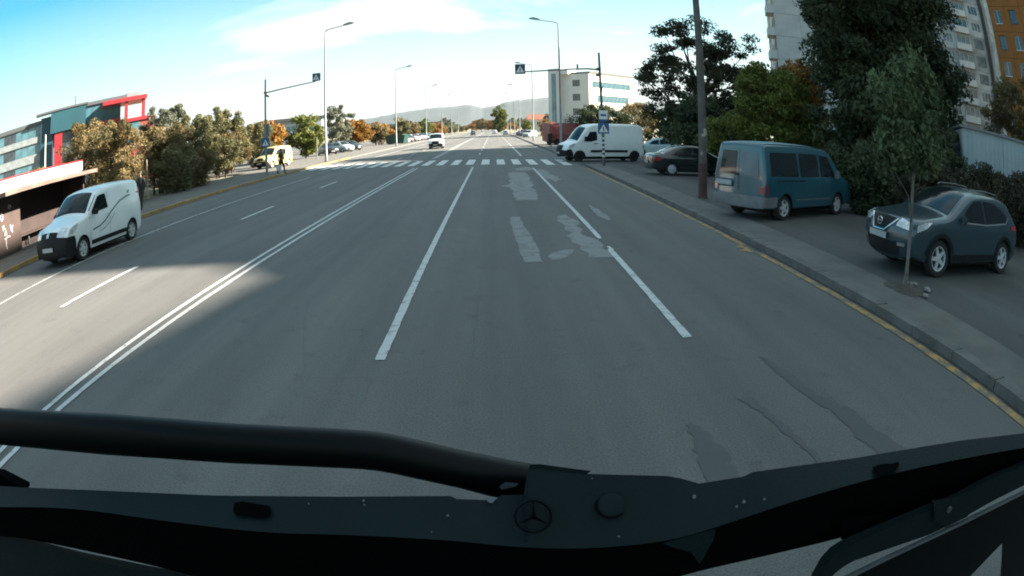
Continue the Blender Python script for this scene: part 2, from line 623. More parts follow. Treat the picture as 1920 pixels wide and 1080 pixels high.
slab('pavement_right', 5.39, 6.3, -20, 36.6, 0.118, CONC)
slab('car_park_right', 6.305, 40, -20, 37.5, LOT_Z, ASPH_LOT)
slab('pavement_right_far', 5.39, 9.5, 47.6, 300, 0.118, CONC)
slab('pavement_left', -19.6, -14.305, -20, 330, 0.12, CONC)
slab('parking_left', -40, -19.61, 48, 330, 0.10, CONC)
slab('forecourt_left', -60, -19.61, -20, 24, 0.09, CONC)

# hills beyond the end of the road
HILL = mat('hill_woodland', (0.050, 0.068, 0.072), 0.95, scale=0.004, col2=(0.036, 0.050, 0.058))


def hill(name, pts, D, depth, seed):
    """ridge whose crest runs through photo points; built as a rounded range with real depth"""
    rnd = random.Random(seed)
    crest = [at_d(x, y, D) for x, y in pts]
    fine = []
    for a, b in zip(crest, crest[1:]):
        for i in range(6):
            p = a.lerp(b, i / 6)
            p.z += rnd.uniform(-2.5, 2.5)
            fine.append(p)
    fine.append(crest[-1])
    vs, fs = [], []
    prof = [(-1.0, -0.02), (-0.7, 0.18), (-0.4, 0.52), (-0.18, 0.84), (0, 1.0), (0.3, 0.8), (0.7, 0.35), (1.0, -0.02)]
    for p in fine:
        d = Vector((p.x, p.y, 0)).normalized()
        for q, h in prof:
            j = 1
            vs.append((p.x + d.x * q * depth, p.y + d.y * q * depth, max(-20, p.z * h * j)))
    n = len(prof)
    for i in range(len(fine) - 1):
        for k in range(n - 1):
            fs.append((i * n + k, i * n + k + 1, (i + 1) * n + k + 1, (i + 1) * n + k))
    return struct(MB().add(vs, fs).build(name, HILL, smooth=60))


hill('hills', [(330, 282), (420, 262), (520, 246), (600, 238), (690, 222), (740, 213), (790, 205), (840, 200), (880, 196), (905, 202), (930, 198), (950, 190), (990, 186), (1035, 182), (1090, 184), (1180, 190), (1300, 196), (1450, 212), (1600, 240)], 3600, 700, 5)
# ------------------------------------------------------------------ vehicles
def paint(name, col, rough=0.28, coat=0.6, metal=0.0):
    return mat(name, col, rough, metal, var=0.05, scale=1.5, coat=coat)


GLASS = mat('car_glass', (0.012, 0.017, 0.020), 0.06, 0.0, var=0.2, scale=1.0, spec=0.35)
TYRE = mat('tyre_rubber', (0.018, 0.018, 0.019), 0.85, var=0.2, scale=20)
RIMM = mat('alloy_rim', (0.50, 0.51, 0.52), 0.4, 0.15, var=0.1, scale=8)
HUBC = mat('silver_hub_cap', (0.40, 0.41, 0.42), 0.5, 0.2, var=0.1, scale=8)
BLACKP = mat('black_plastic', (0.010, 0.011, 0.012), 0.65, var=0.2, scale=6, spec=0.25)
GREYP = mat('grey_plastic', (0.16, 0.165, 0.17), 0.6, var=0.15, scale=6)
CHROME = mat('chrome_trim', (0.62, 0.63, 0.64), 0.18, 0.9, var=0.05, scale=5)
LAMP_W = mat('headlamp_lens', (0.60, 0.63, 0.65), 0.12, 0.2, var=0.25, scale=14, coat=1.0)
LAMP_R = mat('tail_lamp_lens', (0.36, 0.015, 0.02), 0.2, var=0.25, scale=14, coat=1.0)
LAMP_O = mat('indicator_lens', (0.55, 0.22, 0.03), 0.25, var=0.1, scale=14)
PLATE = mat('number_plate', (0.36, 0.37, 0.38), 0.5, var=0.06, scale=20)
UNDER = mat('underbody', (0.012, 0.012, 0.013), 0.9, var=0.2, scale=4)
SEAM = mat('panel_gap', (0.010, 0.011, 0.012), 0.8, var=0.1, scale=5)


def chaikin(p, it):
    for _ in range(it):
        q = [p[0]]
        for a, b in zip(p, p[1:]):
            q += [(a[0] * 0.75 + b[0] * 0.25, a[1] * 0.75 + b[1] * 0.25), (a[0] * 0.25 + b[0] * 0.75, a[1] * 0.25 + b[1] * 0.75)]
        q.append(p[-1])
        p = q
    return p


def inside(p, poly):
    x, y = p
    c = False
    j = len(poly) - 1
    for i in range(len(poly)):
        xi, yi = poly[i]
        xj, yj = poly[j]
        if (yi > y) != (yj > y) and x < (xj - xi) * (y - yi) / (yj - yi) + xi:
            c = not c
        j = i
    return c


def fill_poly(poly, step):
    """triangulated polygon with interior grid points -> 2-D verts, faces"""
    n = len(poly)
    P = np.array(poly)
    pts = [Vector(p) for p in poly]
    x0, z0 = P.min(0)
    x1, z1 = P.max(0)
    gx = x0 + step * 0.7
    while gx < x1:
        gz = z0 + step * 0.7
        while gz < z1:
            if inside((gx, gz), poly):
                a, b = P, np.roll(P, -1, 0)
                ab = b - a
                t = np.clip(((np.array((gx, gz)) - a) * ab).sum(1) / np.maximum((ab * ab).sum(1), 1e-9), 0, 1)
                d = np.hypot(*(a + ab * t[:, None] - (gx, gz)).T).min()
                if d > step * 0.35:
                    pts.append(Vector((gx, gz)))
            gz += step
        gx += step
    res = delaunay_2d_cdt(pts, [(i, (i + 1) % n) for i in range(n)], [], 1, 1e-5)
    return [(v.x, v.y) for v in res[0]], [tuple(f) for f in res[2]]


class Car:
    """body blown up from a side silhouette; local x forward, y to the vehicle's left, z up, origin on the ground amidships"""

    def __init__(s, name, label, cat, paint_mat, top, W, sill, wheels, wr, arch, belt, tumble=0.16, edge=0.09, nose=0.16, tail=0.05, plan=0.10, group=None, step=0.16, smooth=2, detail=True):
        s.root = thing(name, label, cat, group=group)
        s.W, s.belt, s.tumble, s.edge, s.plan = W / 2, belt, tumble, edge, plan
        s.nose, s.tail, s.wheels, s.wr, s.paint = nose, tail, wheels, wr, paint_mat
        t = chaikin(top, smooth)
        s.x1, s.x0 = max(p[0] for p in t), min(p[0] for p in t)
        s.ztop = max(p[1] for p in t)
        # bottom: from tail to nose with arches
        bot = []
        zl = sill
        for c in sorted(wheels):
            bot.append((c - arch - 0.02, zl))
            for k in range(0, 11):
                q = math.pi - math.pi * k / 10
                bot.append((c + arch * math.cos(q), max(zl, wr * 0.96 + arch * math.sin(q))))
            bot.append((c + arch + 0.02, zl))
        s.top, s.bot = t, bot
        # outline: nose bottom -> over the roof -> tail bottom -> along the sills back
        s.out = t + bot
        n = len(s.out)
        s.nrm = []
        for i in range(n):
            a, b, c = s.out[i - 1], s.out[i], s.out[(i + 1) % n]
            e1 = Vector((b[0] - a[0], b[1] - a[1]))
            e2 = Vector((c[0] - b[0], c[1] - b[1]))
            nn = Vector((0, 0))
            for e in (e1, e2):
                if e.length > 1e-6:
                    nn += Vector((-e.y, e.x)).normalized()
            s.nrm.append(nn.normalized() if nn.length > 1e-6 else Vector((0, 1)))
        # make sure normals point outward
        if inside((s.out[5][0] + s.nrm[5].x * 0.02, s.out[5][1] + s.nrm[5].y * 0.02), s.out):
            s.nrm = [-v for v in s.nrm]
        s._body(step)

    def w(s, x, z):
        xm = (s.x0 + s.x1) / 2
        u = abs(x - xm) / ((s.x1 - s.x0) / 2)
        k = 1 - s.plan * u ** 5
        if z > s.belt:
            k2 = s.W - s.tumble * (z - s.belt)
        else:
            k2 = s.W - 0.10 * (s.belt - z) ** 2
        return k2 * k

    def crown(s, i):
        nx = s.nrm[i].x
        return s.nose * max(0, nx) ** 1.5 + s.tail * max(0, -nx) ** 1.5 + 0.035 * abs(s.nrm[i].y)

    def rim(s, i):
        x, z = s.out[i]
        return s.w(x, z) - (s.edge if i < len(s.top) else 0.02)

    def topstrip(s, i, y, off=0.0):
        x, z = s.out[i]
        r = s.rim(i)
        c = s.crown(i) * (1 - min(1, abs(y) / r) ** 2) + off
        return (x + s.nrm[i].x * c, y, z + s.nrm[i].y * c)

    def _body(s, step):
        n, nt = len(s.out), len(s.top)
        mb = MB()
        K = 10
        # strip across the car
        for i in range(n):
            j = (i + 1) % n
            mi = 0 if i < nt - 1 else 1
            for k in range(K):
                ya, yb = -1 + 2 * k / K, -1 + 2 * (k + 1) / K
                if i < nt - 1:
                    v = [s.topstrip(i, ya * s.rim(i)), s.topstrip(i, yb * s.rim(i)), s.topstrip(j, yb * s.rim(j)), s.topstrip(j, ya * s.rim(j))]
                else:
                    v = [(s.out[i][0], ya * s.rim(i), s.out[i][1]), (s.out[i][0], yb * s.rim(i), s.out[i][1]), (s.out[j][0], yb * s.rim(j), s.out[j][1]), (s.out[j][0], ya * s.rim(j), s.out[j][1])]
                mb.add(v, [(0, 1, 2, 3)], mi)
        # rounded shoulders, then the flank
        for sg in (1, -1):
            loops = []
            for q in range(5):
                lo = []
                for i in range(n):
                    r = s.edge if i < nt else 0.02
                    ph = q / 4 * math.pi / 2
                    d = r * (1 - math.cos(ph))
                    x, z = s.out[i][0] - s.nrm[i].x * d, s.out[i][1] - s.nrm[i].y * d
                    lo.append((x, z, sg * (s.w(x, z) - r + r * math.sin(ph))))
                loops.append(lo)
            for a, b in zip(loops, loops[1:]):
                for i in range(n):
                    j = (i + 1) % n
                    mb.add([(p[0], p[2], p[1]) for p in (a[i], a[j], b[j], b[i])], [(0, 1, 2, 3)], 0)
            poly = [(p[0], p[1]) for p in loops[-1]]
            v2, f2 = fill_poly(poly, step)
            mb.add([(x, sg * s.w(x, z), z) for x, z in v2], f2, 0)
        me = mb.mesh('body', [s.paint, UNDER])
        bm = bmesh.new()
        bm.from_mesh(me)
        bmesh.ops.remove_doubles(bm, verts=bm.verts, dist=0.0015)
        bmesh.ops.recalc_face_normals(bm, faces=bm.faces)
        bm.to_mesh(me)
        bm.free()
        me.shade_smooth()
        me.set_sharp_from_angle(angle=R(42))
        s.body = link('body', me, s.root)

    def idx(s, p):
        return min(range(len(s.top)), key=lambda i: (s.top[i][0] - p[0]) ** 2 + (s.top[i][1] - p[1]) ** 2)

    def strip(s, name, pa, pb, fa, fb, m, off=0.010, y0=None, parent=None, K=8, wrap=False):
        """patch lying on nose, windscreen, roof or tail between two silhouette points; fa, fb: half widths as share of the rim; y0=(lo,hi) shares instead"""
        a, b = sorted((s.idx(pa), s.idx(pb)))
        if a == b:
            b = a + 1
        rows = []
        for i in range(a, b + 1):
            t = (i - a) / (b - a)
            f = fa + (fb - fa) * t
            r = s.rim(i)
            lo, hi = (-f * r, f * r) if y0 is None else (y0[0] * r, y0[1] * r)
            row = [s.topstrip(i, lo + (hi - lo) * k / K, off) for k in range(K + 1)]
            if wrap:                     # carry the patch round the shoulder on to the flank
                ex = []
                for ph in (22, 45, 68, 90):
                    c_, s_ = math.cos(R(ph)), math.sin(R(ph))
                    x, z = s.out[i][0] - s.nrm[i].x * s.edge * (1 - c_), s.out[i][1] - s.nrm[i].y * s.edge * (1 - c_)
                    ex.append((x + s.nrm[i].x * off * c_, s.w(x, z) - s.edge + s.edge * s_ + off * s_, z + s.nrm[i].y * off * c_))
                row = [(p[0], -p[1], p[2]) for p in reversed(ex)] + row + ex
            rows.append(row)
        K = len(rows[0]) - 1
        mb = MB()
        vs = [p for r_ in rows for p in r_]
        fs = [(i * (K + 1) + k, i * (K + 1) + k + 1, (i + 1) * (K + 1) + k + 1, (i + 1) * (K + 1) + k) for i in range(len(rows) - 1) for k in range(K)]
        mb.add(vs, fs)
        return mb.build(name, m, parent or s.root, smooth=50)

    def side(s, name, poly, sg, m, off=0.008, parent=None, step=0.18, round_it=0):
        p = poly
        if round_it:
            q = []
            n = len(p)
            for i in range(n):
                a, b, c = Vector(p[i - 1]), Vector(p[i]), Vector(p[(i + 1) % n])
                da, dc = min(round_it, (a - b).length * 0.45), min(round_it, (c - b).length * 0.45)
                s0, s1 = b + (a - b).normalized() * da, b + (c - b).normalized() * dc
                for t in (0, 0.33, 0.67, 1):
                    q.append(tuple(s0 * (1 - t) ** 2 + b * 2 * t * (1 - t) + s1 * t * t))
            p = q
        v2, f2 = fill_poly(p, step)
        return MB().add([(x, sg * (s.w(x, z) + off), z) for x, z in v2], f2).build(name, m, parent or s.root, smooth=50)

    def band(s, name, line, wd, sg, m, off=0.006, parent=None):
        """thin line on the flank"""
        poly_l, poly_r = [], []
        for i, p in enumerate(line):
            a, b = Vector(line[max(0, i - 1)]), Vector(line[min(len(line) - 1, i + 1)])
            t = (b - a).normalized()
            q = Vector((-t.y, t.x)) * wd / 2
            poly_l.append((p[0] + q.x, p[1] + q.y))
            poly_r.append((p[0] - q.x, p[1] - q.y))
        vs, fs = [], []
        for a, b in zip(poly_l, poly_r):
            for x, z in (a, b):
                vs.append((x, sg * (s.w(x, z) + off), z))
        fs = [(2 * i, 2 * i + 1, 2 * i + 3, 2 * i + 2) for i in range(len(line) - 1)]
        return MB().add(vs, fs).build(name, m, parent or s.root)

    def box(s, name, a, b, m, parent=None, bevel=0.0):
        o = MB().box(a, b).build(name, m, parent or s.root)
        if bevel:
            bm = bmesh.new()
            bm.from_mesh(o.data)
            bmesh.ops.bevel(bm, geom=bm.edges[:], offset=bevel, segments=2, affect='EDGES')
            bm.to_mesh(o.data)
            bm.free()
            o.data.shade_smooth()
            o.data.set_sharp_from_angle(angle=R(50))
        return o

    def add_wheels(s, style='alloy', tw=0.2, inset=0.015, spokes=5):
        r = s.wr
        key = ('wheel', round(r, 3), style, spokes)
        if key not in WHEELS:
            t = MB().lathe([(r * 0.64, -tw / 2 + 0.02), (r * 0.70, -tw / 2), (r * 0.93, -tw / 2 + 0.005), (r, -tw / 2 + 0.04), (r, tw / 2 - 0.04), (r * 0.93, tw / 2 - 0.005), (r * 0.70, tw / 2), (r * 0.64, tw / 2 - 0.02)], lambda x, y, h: (x, h, y), 28, closed=True)
            tm = t.mesh('wheel', TYRE)
            tm.shade_smooth()
            tm.set_sharp_from_angle(angle=R(45))
            rm = MB()
            ro = r * 0.66
            rm.lathe([(ro, tw / 2 - 0.07), (ro, tw / 2 - 0.012), (ro * 0.90, tw / 2 - 0.02), (ro * 0.88, tw / 2 - 0.07)], lambda x, y, h: (x, h, y), 28)
            rm.lathe([(ro * 0.9, tw / 2 - 0.075), (0.001, tw / 2 - 0.08)], lambda x, y, h: (x, h, y), 28, mi=1)
            if style == 'alloy':
                for k in range(spokes):
                    q = 2 * math.pi * k / spokes
                    c, si = math.cos(q), math.sin(q)
                    poly = [(0.02, -0.045), (ro * 0.92, -0.028), (ro * 0.92, 0.028), (0.02, 0.045)]
                    rm.prism(poly, tw / 2 - 0.06, tw / 2 - 0.018, lambda u, v, h: (u * c - v * si, h, u * si + v * c))
                rm.lathe([(0.06, tw / 2 - 0.05), (0.055, tw / 2 - 0.008), (0.001, tw / 2 - 0.004)], lambda x, y, h: (x, h, y), 14)
            elif style == 'cap':
                rm.lathe([(ro * 0.97, tw / 2 - 0.03), (ro * 0.8, tw / 2 - 0.004), (ro * 0.35, tw / 2 + 0.004), (0.001, tw / 2 + 0.008)], lambda x, y, h: (x, h, y), 24)
            else:
                rm.lathe([(ro * 0.9, tw / 2 - 0.06), (ro * 0.55, tw / 2 - 0.05), (ro * 0.45, tw / 2 - 0.02), (0.001, tw / 2 - 0.01)], lambda x, y, h: (x, h, y), 20)
            rme = rm.mesh('rim', [RIMM if style == 'alloy' else HUBC if style == 'cap' else BLACKP, UNDER])
            rme.shade_smooth()
            rme.set_sharp_from_angle(angle=R(40))
            WHEELS[key] = (tm, rme)
        tm, rme = WHEELS[key]
        for x in s.wheels:
            for sg in (1, -1):
                y = s.w(x, s.wr) - tw / 2 - inset
                wo = link('wheel', tm, s.root, (x, sg * y, s.wr), 0 if sg > 0 else math.pi)
                link('rim', rme, wo)
        # belly that closes the space between the wheels
        xf, xr = max(s.wheels), min(s.wheels)
        s.box('underbody', (xr - 0.3, -s.W * 0.62, 0.16), (xf + 0.3, s.W * 0.62, s.wr * 1.1), UNDER)

    def mirror(s, x, z, size=(0.12, 0.2, 0.16), m=None, sides=(1, -1)):
        for sg in sides:
            y = s.w(x, z)
            a = (x - size[0] / 2, sg * (y + 0.04), z - size[2] / 2)
            b = (x + size[0] / 2, sg * (y + 0.04 + size[1]), z + size[2] / 2)
            lo = tuple(min(p, q) for p, q in zip(a, b))
            hi = tuple(max(p, q) for p, q in zip(a, b))
            o = s.box('mirror', lo, hi, m or s.paint, bevel=0.03)
            y0, y1 = sorted((sg * (y - 0.02), sg * (y + 0.06)))
            s.box('mirror_stalk', (x - 0.03, y0, z - 0.06), (x + 0.03, y1, z - 0.02), BLACKP, o)

    def plate(s, p, y=0.0, off=0.03, w=0.52, h=0.11, front=True):
        i = s.idx(p)
        x, _, z = s.topstrip(i, y, off)
        return s.box('number_plate', (x - 0.006, y - w / 2, z - h / 2), (x + 0.006, y + w / 2, z + h / 2), PLATE)

    def place(s, x, y, z, dx, dy):
        s.root.location = (x, y, z)
        s.root.rotation_euler = (0, 0, heading(dx, dy))
        return s.root

    def place_wheel(s, wx, sg, X, Y, Z, dx, dy):
        """put the wheel at local x wx on side sg on the ground point X, Y"""
        n = math.hypot(dx, dy)
        dx, dy = dx / n, dy / n
        ly = sg * (s.W - 0.1)
        return s.place(X - (wx * dx - ly * dy), Y - (wx * dy + ly * dx), Z, dx, dy)


WHEELS = {}

# --- white panel van parked at the bus stop (small delivery van)
V = paint('van_white', (0.78, 0.80, 0.80))
top = [(2.16, 0.30), (2.20, 0.55), (2.16, 0.80), (2.02, 0.96), (1.70, 1.06), (1.22, 1.16), (1.02, 1.24), (0.78, 1.47), (0.52, 1.68), (0.30, 1.76), (-0.2, 1.82), (-1.0, 1.83), (-1.85, 1.80), (-2.02, 1.74), (-2.10, 1.45), (-2.14, 0.95), (-2.17, 0.62), (-2.15, 0.30)]
c = Car('delivery_van', 'small white panel van with black bumper parked against the bus stop kerb', 'van', V, top, 1.75, 0.24, (1.35, -1.46), 0.315, 0.37, 1.05, tumble=0.15, plan=0.11)
c.strip('windscreen', (1.10, 1.20), (0.50, 1.68), 1.0, 0.93, GLASS)
for sg in (1, -1):
    c.side('windscreen_corner', [(1.04, 1.25), (0.98, 1.25), (0.53, 1.63), (0.56, 1.64)], sg, GLASS)
    c.side('door_window', [(0.86, 1.16), (0.84, 1.24), (0.46, 1.57), (0.34, 1.60), (0.02, 1.61), (-0.06, 1.20)], sg, GLASS, round_it=0.05)
    c.side('sill_moulding', [(0.95, 0.33), (0.95, 0.45), (-1.06, 0.45), (-1.06, 0.33)], sg, BLACKP, off=0.02)
    c.band('door_seam', [(1.0, 1.1), (0.98, 0.6), (0.9, 0.40)], 0.012, sg, SEAM)
    c.band('door_seam', [(-0.1, 1.63), (-0.12, 0.9), (-0.12, 0.40)], 0.012, sg, SEAM)
    c.band('decal_stripe', [(0.85, 0.72), (0.45, 0.76), (0.15, 0.86), (-0.25, 1.08), (-0.75, 1.28), (-1.2, 1.36), (-2.0, 1.40)], 0.04, sg, mat('decal_dark', (0.05, 0.10, 0.11), 0.4), off=0.009)
    c.band('decal_stripe', [(0.5, 0.62), (0.2, 0.66), (-0.1, 0.78), (-0.4, 0.98)], 0.03, sg, mat('decal_grey', (0.35, 0.38, 0.39), 0.4), off=0.009)
    c.side('decal_leaf', [(-1.22, 1.44), (-1.30, 1.52), (-1.42, 1.54), (-1.36, 1.45)], sg, mat('decal_green', (0.05, 0.30, 0.14), 0.4), off=0.009)
    hd = c.box('door_handle', (0.02, sg * (c.w(0.1, 1.05) + 0.001) - 0.015, 1.03), (0.20, sg * (c.w(0.1, 1.05) + 0.001) + 0.015, 1.07), V)
    c.side('headlight', [(2.06, 0.80), (2.03, 0.93), (1.86, 1.0), (1.60, 1.04), (1.72, 0.90), (1.90, 0.80)], sg, LAMP_W, off=0.012, round_it=0.03)
    c.strip('headlight', (2.17, 0.78), (1.98, 0.97), 1, 1, LAMP_W, off=0.014, y0=(sg * 0.62, sg * 1.0), K=4)
    c.side('bumper_corner', [(2.16, 0.24), (2.19, 0.58), (2.10, 0.76), (1.80, 0.74), (1.74, 0.60), (1.73, 0.24)], sg, BLACKP, off=0.014)
    c.side('tail_lamp', [(-2.04, 1.06), (-2.07, 1.0), (-2.03, 1.5), (-1.98, 1.5)], sg, LAMP_R, off=0.012)
c.strip('bumper', (2.16, 0.30), (2.17, 0.76), 1.0, 1.0, BLACKP, off=0.02, wrap=True)
c.strip('grille', (2.18, 0.74), (2.10, 0.86), 0.60, 0.60, BLACKP, off=0.024)
c.strip('badge', (2.17, 0.75), (2.12, 0.84), 1, 1, CHROME, off=0.034, y0=(-0.09, 0.09), K=4)
c.strip('rear_window', (-2.09, 1.5), (-2.12, 1.1), 0.8, 0.8, GLASS)
c.plate((2.2, 0.52))
c.strip('wiper', (1.10, 1.205), (1.05, 1.235), 1, 1, BLACKP, off=0.022, y0=(-0.8, 0.8))
c.mirror(0.80, 1.20, m=BLACKP)
c.add_wheels('alloy', 0.19, spokes=6)
c.place_wheel(1.35, 1, -10.95, 13.15, 0, -0.03, -1)
DOKKER = c

# --- teal camper van seen from behind
T4P = paint('van_teal', (0.014, 0.080, 0.108), 0.3, 0.8)
top = [(2.30, 0.34), (2.36, 0.60), (2.30, 0.86), (2.06, 1.00), (1.72, 1.10), (1.48, 1.24), (1.16, 1.60), (0.92, 1.82), (0.60, 1.90), (-0.5, 1.94), (-1.6, 1.94), (-2.20, 1.93), (-2.33, 1.90), (-2.37, 1.80), (-2.42, 1.30), (-2.45, 0.80), (-2.47, 0.52), (-2.45, 0.34), (-2.40, 0.32)]
c = Car('passenger_van', 'teal blue passenger van with grey bumper parked beside the concrete pole', 'van', T4P, top, 1.84, 0.30, (1.40, -1.52), 0.32, 0.38, 1.05, tumble=0.20, edge=0.065, tail=0.022, plan=0.045)
for sg in (1, -1):
    c.side('side_window', [(1.12, 1.12), (1.08, 1.20), (0.80, 1.68), (0.30, 1.72), (0.26, 1.12)], sg, GLASS, round_it=0.05)
    c.side('side_window', [(0.18, 1.12), (0.18, 1.73), (-0.82, 1.74), (-0.84, 1.12)], sg, GLASS, round_it=0.06)
    c.side('side_window', [(-0.92, 1.12), (-0.92, 1.74), (-2.14, 1.73), (-2.20, 1.14)], sg, GLASS, round_it=0.06)
    c.band('door_rail', [(-0.6, 1.02), (-2.0, 1.02)], 0.035, sg, SEAM, off=0.006)
    c.band('rub_strip', [(0.9, 0.52), (-1.05, 0.52)], 0.03, sg, GREYP, off=0.012)
    c.band('door_seam', [(0.22, 1.75), (0.22, 0.40)], 0.012, sg, SEAM)
    c.band('door_seam', [(-0.88, 1.75), (-0.88, 0.40)], 0.012, sg, SEAM)
    c.side('bumper_corner', [(-2.43, 0.36), (-2.44, 0.62), (-1.95, 0.62), (-1.92, 0.36)], sg, GREYP, off=0.03)
    c.side('tail_lamp', [(-2.41, 0.68), (-2.40, 0.92), (-2.33, 0.92), (-2.33, 0.68)], sg, LAMP_R, off=0.012)
    c.strip('tail_lamp', (-2.44, 0.92), (-2.455, 0.68), 1, 1, LAMP_R, off=0.012, y0=(sg * 0.90, sg * 1.02), K=2)
    c.strip('rear_window', (-2.375, 1.74), (-2.43, 1.16), 1, 1, GLASS if sg > 0 else mat('paler_glass', (0.06, 0.11, 0.14), 0.25, var=0.2, scale=2), off=0.012, y0=(min(sg * 0.12, sg * 0.84), max(sg * 0.12, sg * 0.84)), K=5)  # one rear pane in a paler, rougher glass
c.strip('door_seam', (-2.37, 1.80), (-2.455, 0.66), 1, 1, SEAM, off=0.008, y0=(-0.008, 0.008), K=1)
c.strip('bumper', (-2.46, 0.64), (-2.43, 0.36), 1.0, 1.0, GREYP, off=0.035, wrap=True)
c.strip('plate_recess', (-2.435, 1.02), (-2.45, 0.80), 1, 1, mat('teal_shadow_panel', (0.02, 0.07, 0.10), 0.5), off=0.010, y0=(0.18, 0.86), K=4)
c.box('number_plate', (-2.53, 0.20, 0.83), (-2.515, 0.72, 0.95), PLATE)
c.box('door_handle', (-2.47, -0.02, 1.10), (-2.44, 0.10, 1.15), BLACKP)
c.strip('windscreen', (1.52, 1.20), (0.98, 1.78), 0.98, 0.92, GLASS)
c.strip('roof_gutter', (0.5, 1.91), (-2.24, 1.90), 1.06, 1.04, mat('van_teal_pale_roof', (0.10, 0.20, 0.24), 0.5), off=0.008)  # roof strip in a paler teal than the sides
c.mirror(1.08, 1.20, (0.12, 0.16, 0.24), m=GREYP)
c.add_wheels('alloy', 0.19, spokes=5)
c.place_wheel(-1.52, -1, 7.28, 14.72, LOT_Z, 0.88, 0.475)

# --- blue-grey crossover facing the road
QP = paint('crossover_blue_grey', (0.036, 0.064, 0.080), 0.26, 0.6, 0.3)
top = [(2.10, 0.34), (2.16, 0.55), (2.14, 0.80), (2.06, 0.94), (1.70, 1.03), (1.20, 1.09), (0.98, 1.13), (0.60, 1.34), (0.22, 1.52), (-0.10, 1.585), (-0.6, 1.595), (-1.20, 1.56), (-1.66, 1.47), (-1.86, 1.24), (-2.08, 1.06), (-2.16, 0.86), (-2.17, 0.56), (-2.12, 0.36)]
c = Car('crossover_car', 'blue grey crossover with chrome grille and black wheels parked facing the road', 'car', QP, top, 1.81, 0.27, (1.30, -1.346), 0.345, 0.40, 0.98, tumble=0.34, edge=0.11, nose=0.20, plan=0.12)
c.strip('windscreen', (1.02, 1.12), (0.16, 1.54), 0.99, 0.90, GLASS)
c.strip('rear_window', (-1.70, 1.43), (-1.88, 1.20), 0.85, 0.92, GLASS)
for sg in (1, -1):
    c.side('side_window', [(0.62, 1.05), (0.34, 1.28), (0.02, 1.44), (-0.30, 1.47), (-0.34, 1.03)], sg, GLASS, round_it=0.04)
    c.side('side_window', [(-0.40, 1.03), (-0.36, 1.47), (-0.8, 1.46), (-1.20, 1.36), (-1.50, 1.20), (-1.40, 1.10)], sg, GLASS, round_it=0.04)
    c.band('window_trim', [(0.66, 1.035), (-0.4, 1.015), (-1.38, 1.075), (-1.56, 1.20)], 0.025, sg, CHROME, off=0.014)
    c.band('door_seam', [(0.55, 1.02), (0.60, 0.7), (0.50, 0.40)], 0.010, sg, SEAM)
    c.band('door_seam', [(-0.37, 1.02), (-0.37, 0.40)], 0.010, sg, SEAM)
    c.side('sill_cladding', [(0.86, 0.30), (0.86, 0.42), (-0.92, 0.42), (-0.92, 0.30)], sg, BLACKP, off=0.018)
    arc = [(1.30 + 0.435 * math.cos(R(a)), 0.34 + 0.435 * math.sin(R(a))) for a in range(8, 173, 12)]
    c.band('arch_cladding', arc, 0.07, sg, BLACKP, off=0.016)
    arc = [(-1.346 + 0.435 * math.cos(R(a)), 0.34 + 0.435 * math.sin(R(a))) for a in range(8, 173, 12)]
    c.band('arch_cladding', arc, 0.07, sg, BLACKP, off=0.016)
    c.strip('headlight', (2.13, 0.80), (2.07, 0.93), 1, 1, LAMP_W, off=0.016, y0=(min(sg * 0.60, sg * 1.0), max(sg * 0.60, sg * 1.0)), K=4)
    c.side('headlight', [(2.04, 0.80), (2.02, 0.92), (1.82, 0.985), (1.62, 1.0), (1.78, 0.88)], sg, LAMP_W, off=0.012, round_it=0.02)
    c.strip('fog_lamp', (2.15, 0.50), (2.15, 0.58), 1, 1, CHROME, off=0.03, y0=(min(sg * 0.72, sg * 0.95), max(sg * 0.72, sg * 0.95)), K=3)
    c.side('tail_lamp', [(-1.98, 1.02), (-1.96, 0.90), (-1.66, 0.98), (-1.72, 1.06)], sg, LAMP_R, off=0.012)
    rb = MB().tube([(0.0, sg * 0.58, 1.60), (-0.06, sg * 0.575, 1.645), (-0.7, sg * 0.57, 1.655), (-1.2, sg * 0.57, 1.625), (-1.26, sg * 0.57, 1.57)], 0.012, 6)
    rb.build('roof_rail', GREYP, c.root, smooth=60)
c.strip('lower_grille', (2.13, 0.38), (2.16, 0.60), 0.72, 0.80, BLACKP, off=0.016)
c.strip('grille', (2.155, 0.68), (2.09, 0.90), 0.30, 0.56, BLACKP, off=0.016)
for sg in (1, -1):        # the bright V round the badge
    i0, i1 = c.idx((2.155, 0.68)), c.idx((2.085, 0.905))
    a0, a1 = Vector(c.topstrip(i0, sg * 0.16, 0.035)), Vector(c.topstrip(i1, sg * 0.42, 0.035))
    MB().tube([Vector(c.topstrip(i0, 0, 0.035)), a0, a0.lerp(a1, 0.5), a1], 0.022, 6).build('grille_chrome', CHROME, c.root, smooth=60)
i0 = c.idx((2.13, 0.82))
bx, by, bz = c.topstrip(i0, 0, 0.03)
bd = MB().lathe([(0.075, 0), (0.075, 0.02), (0.055, 0.02), (0.055, 0)], lambda x, y, h: (bx + h, x, bz + y), 20, closed=True).build('badge', CHROME, c.root)
MB().box((bx, -0.085, bz - 0.014), (bx + 0.024, 0.085, bz + 0.014)).build('badge_bar', CHROME, bd)
c.plate((2.16, 0.62), off=0.045)
c.mirror(0.62, 1.10, (0.14, 0.17, 0.13))
c.add_wheels('alloy', 0.22, spokes=5)
c.place_wheel(1.30, 1, 7.78, 8.46, LOT_Z, -1, -0.06)

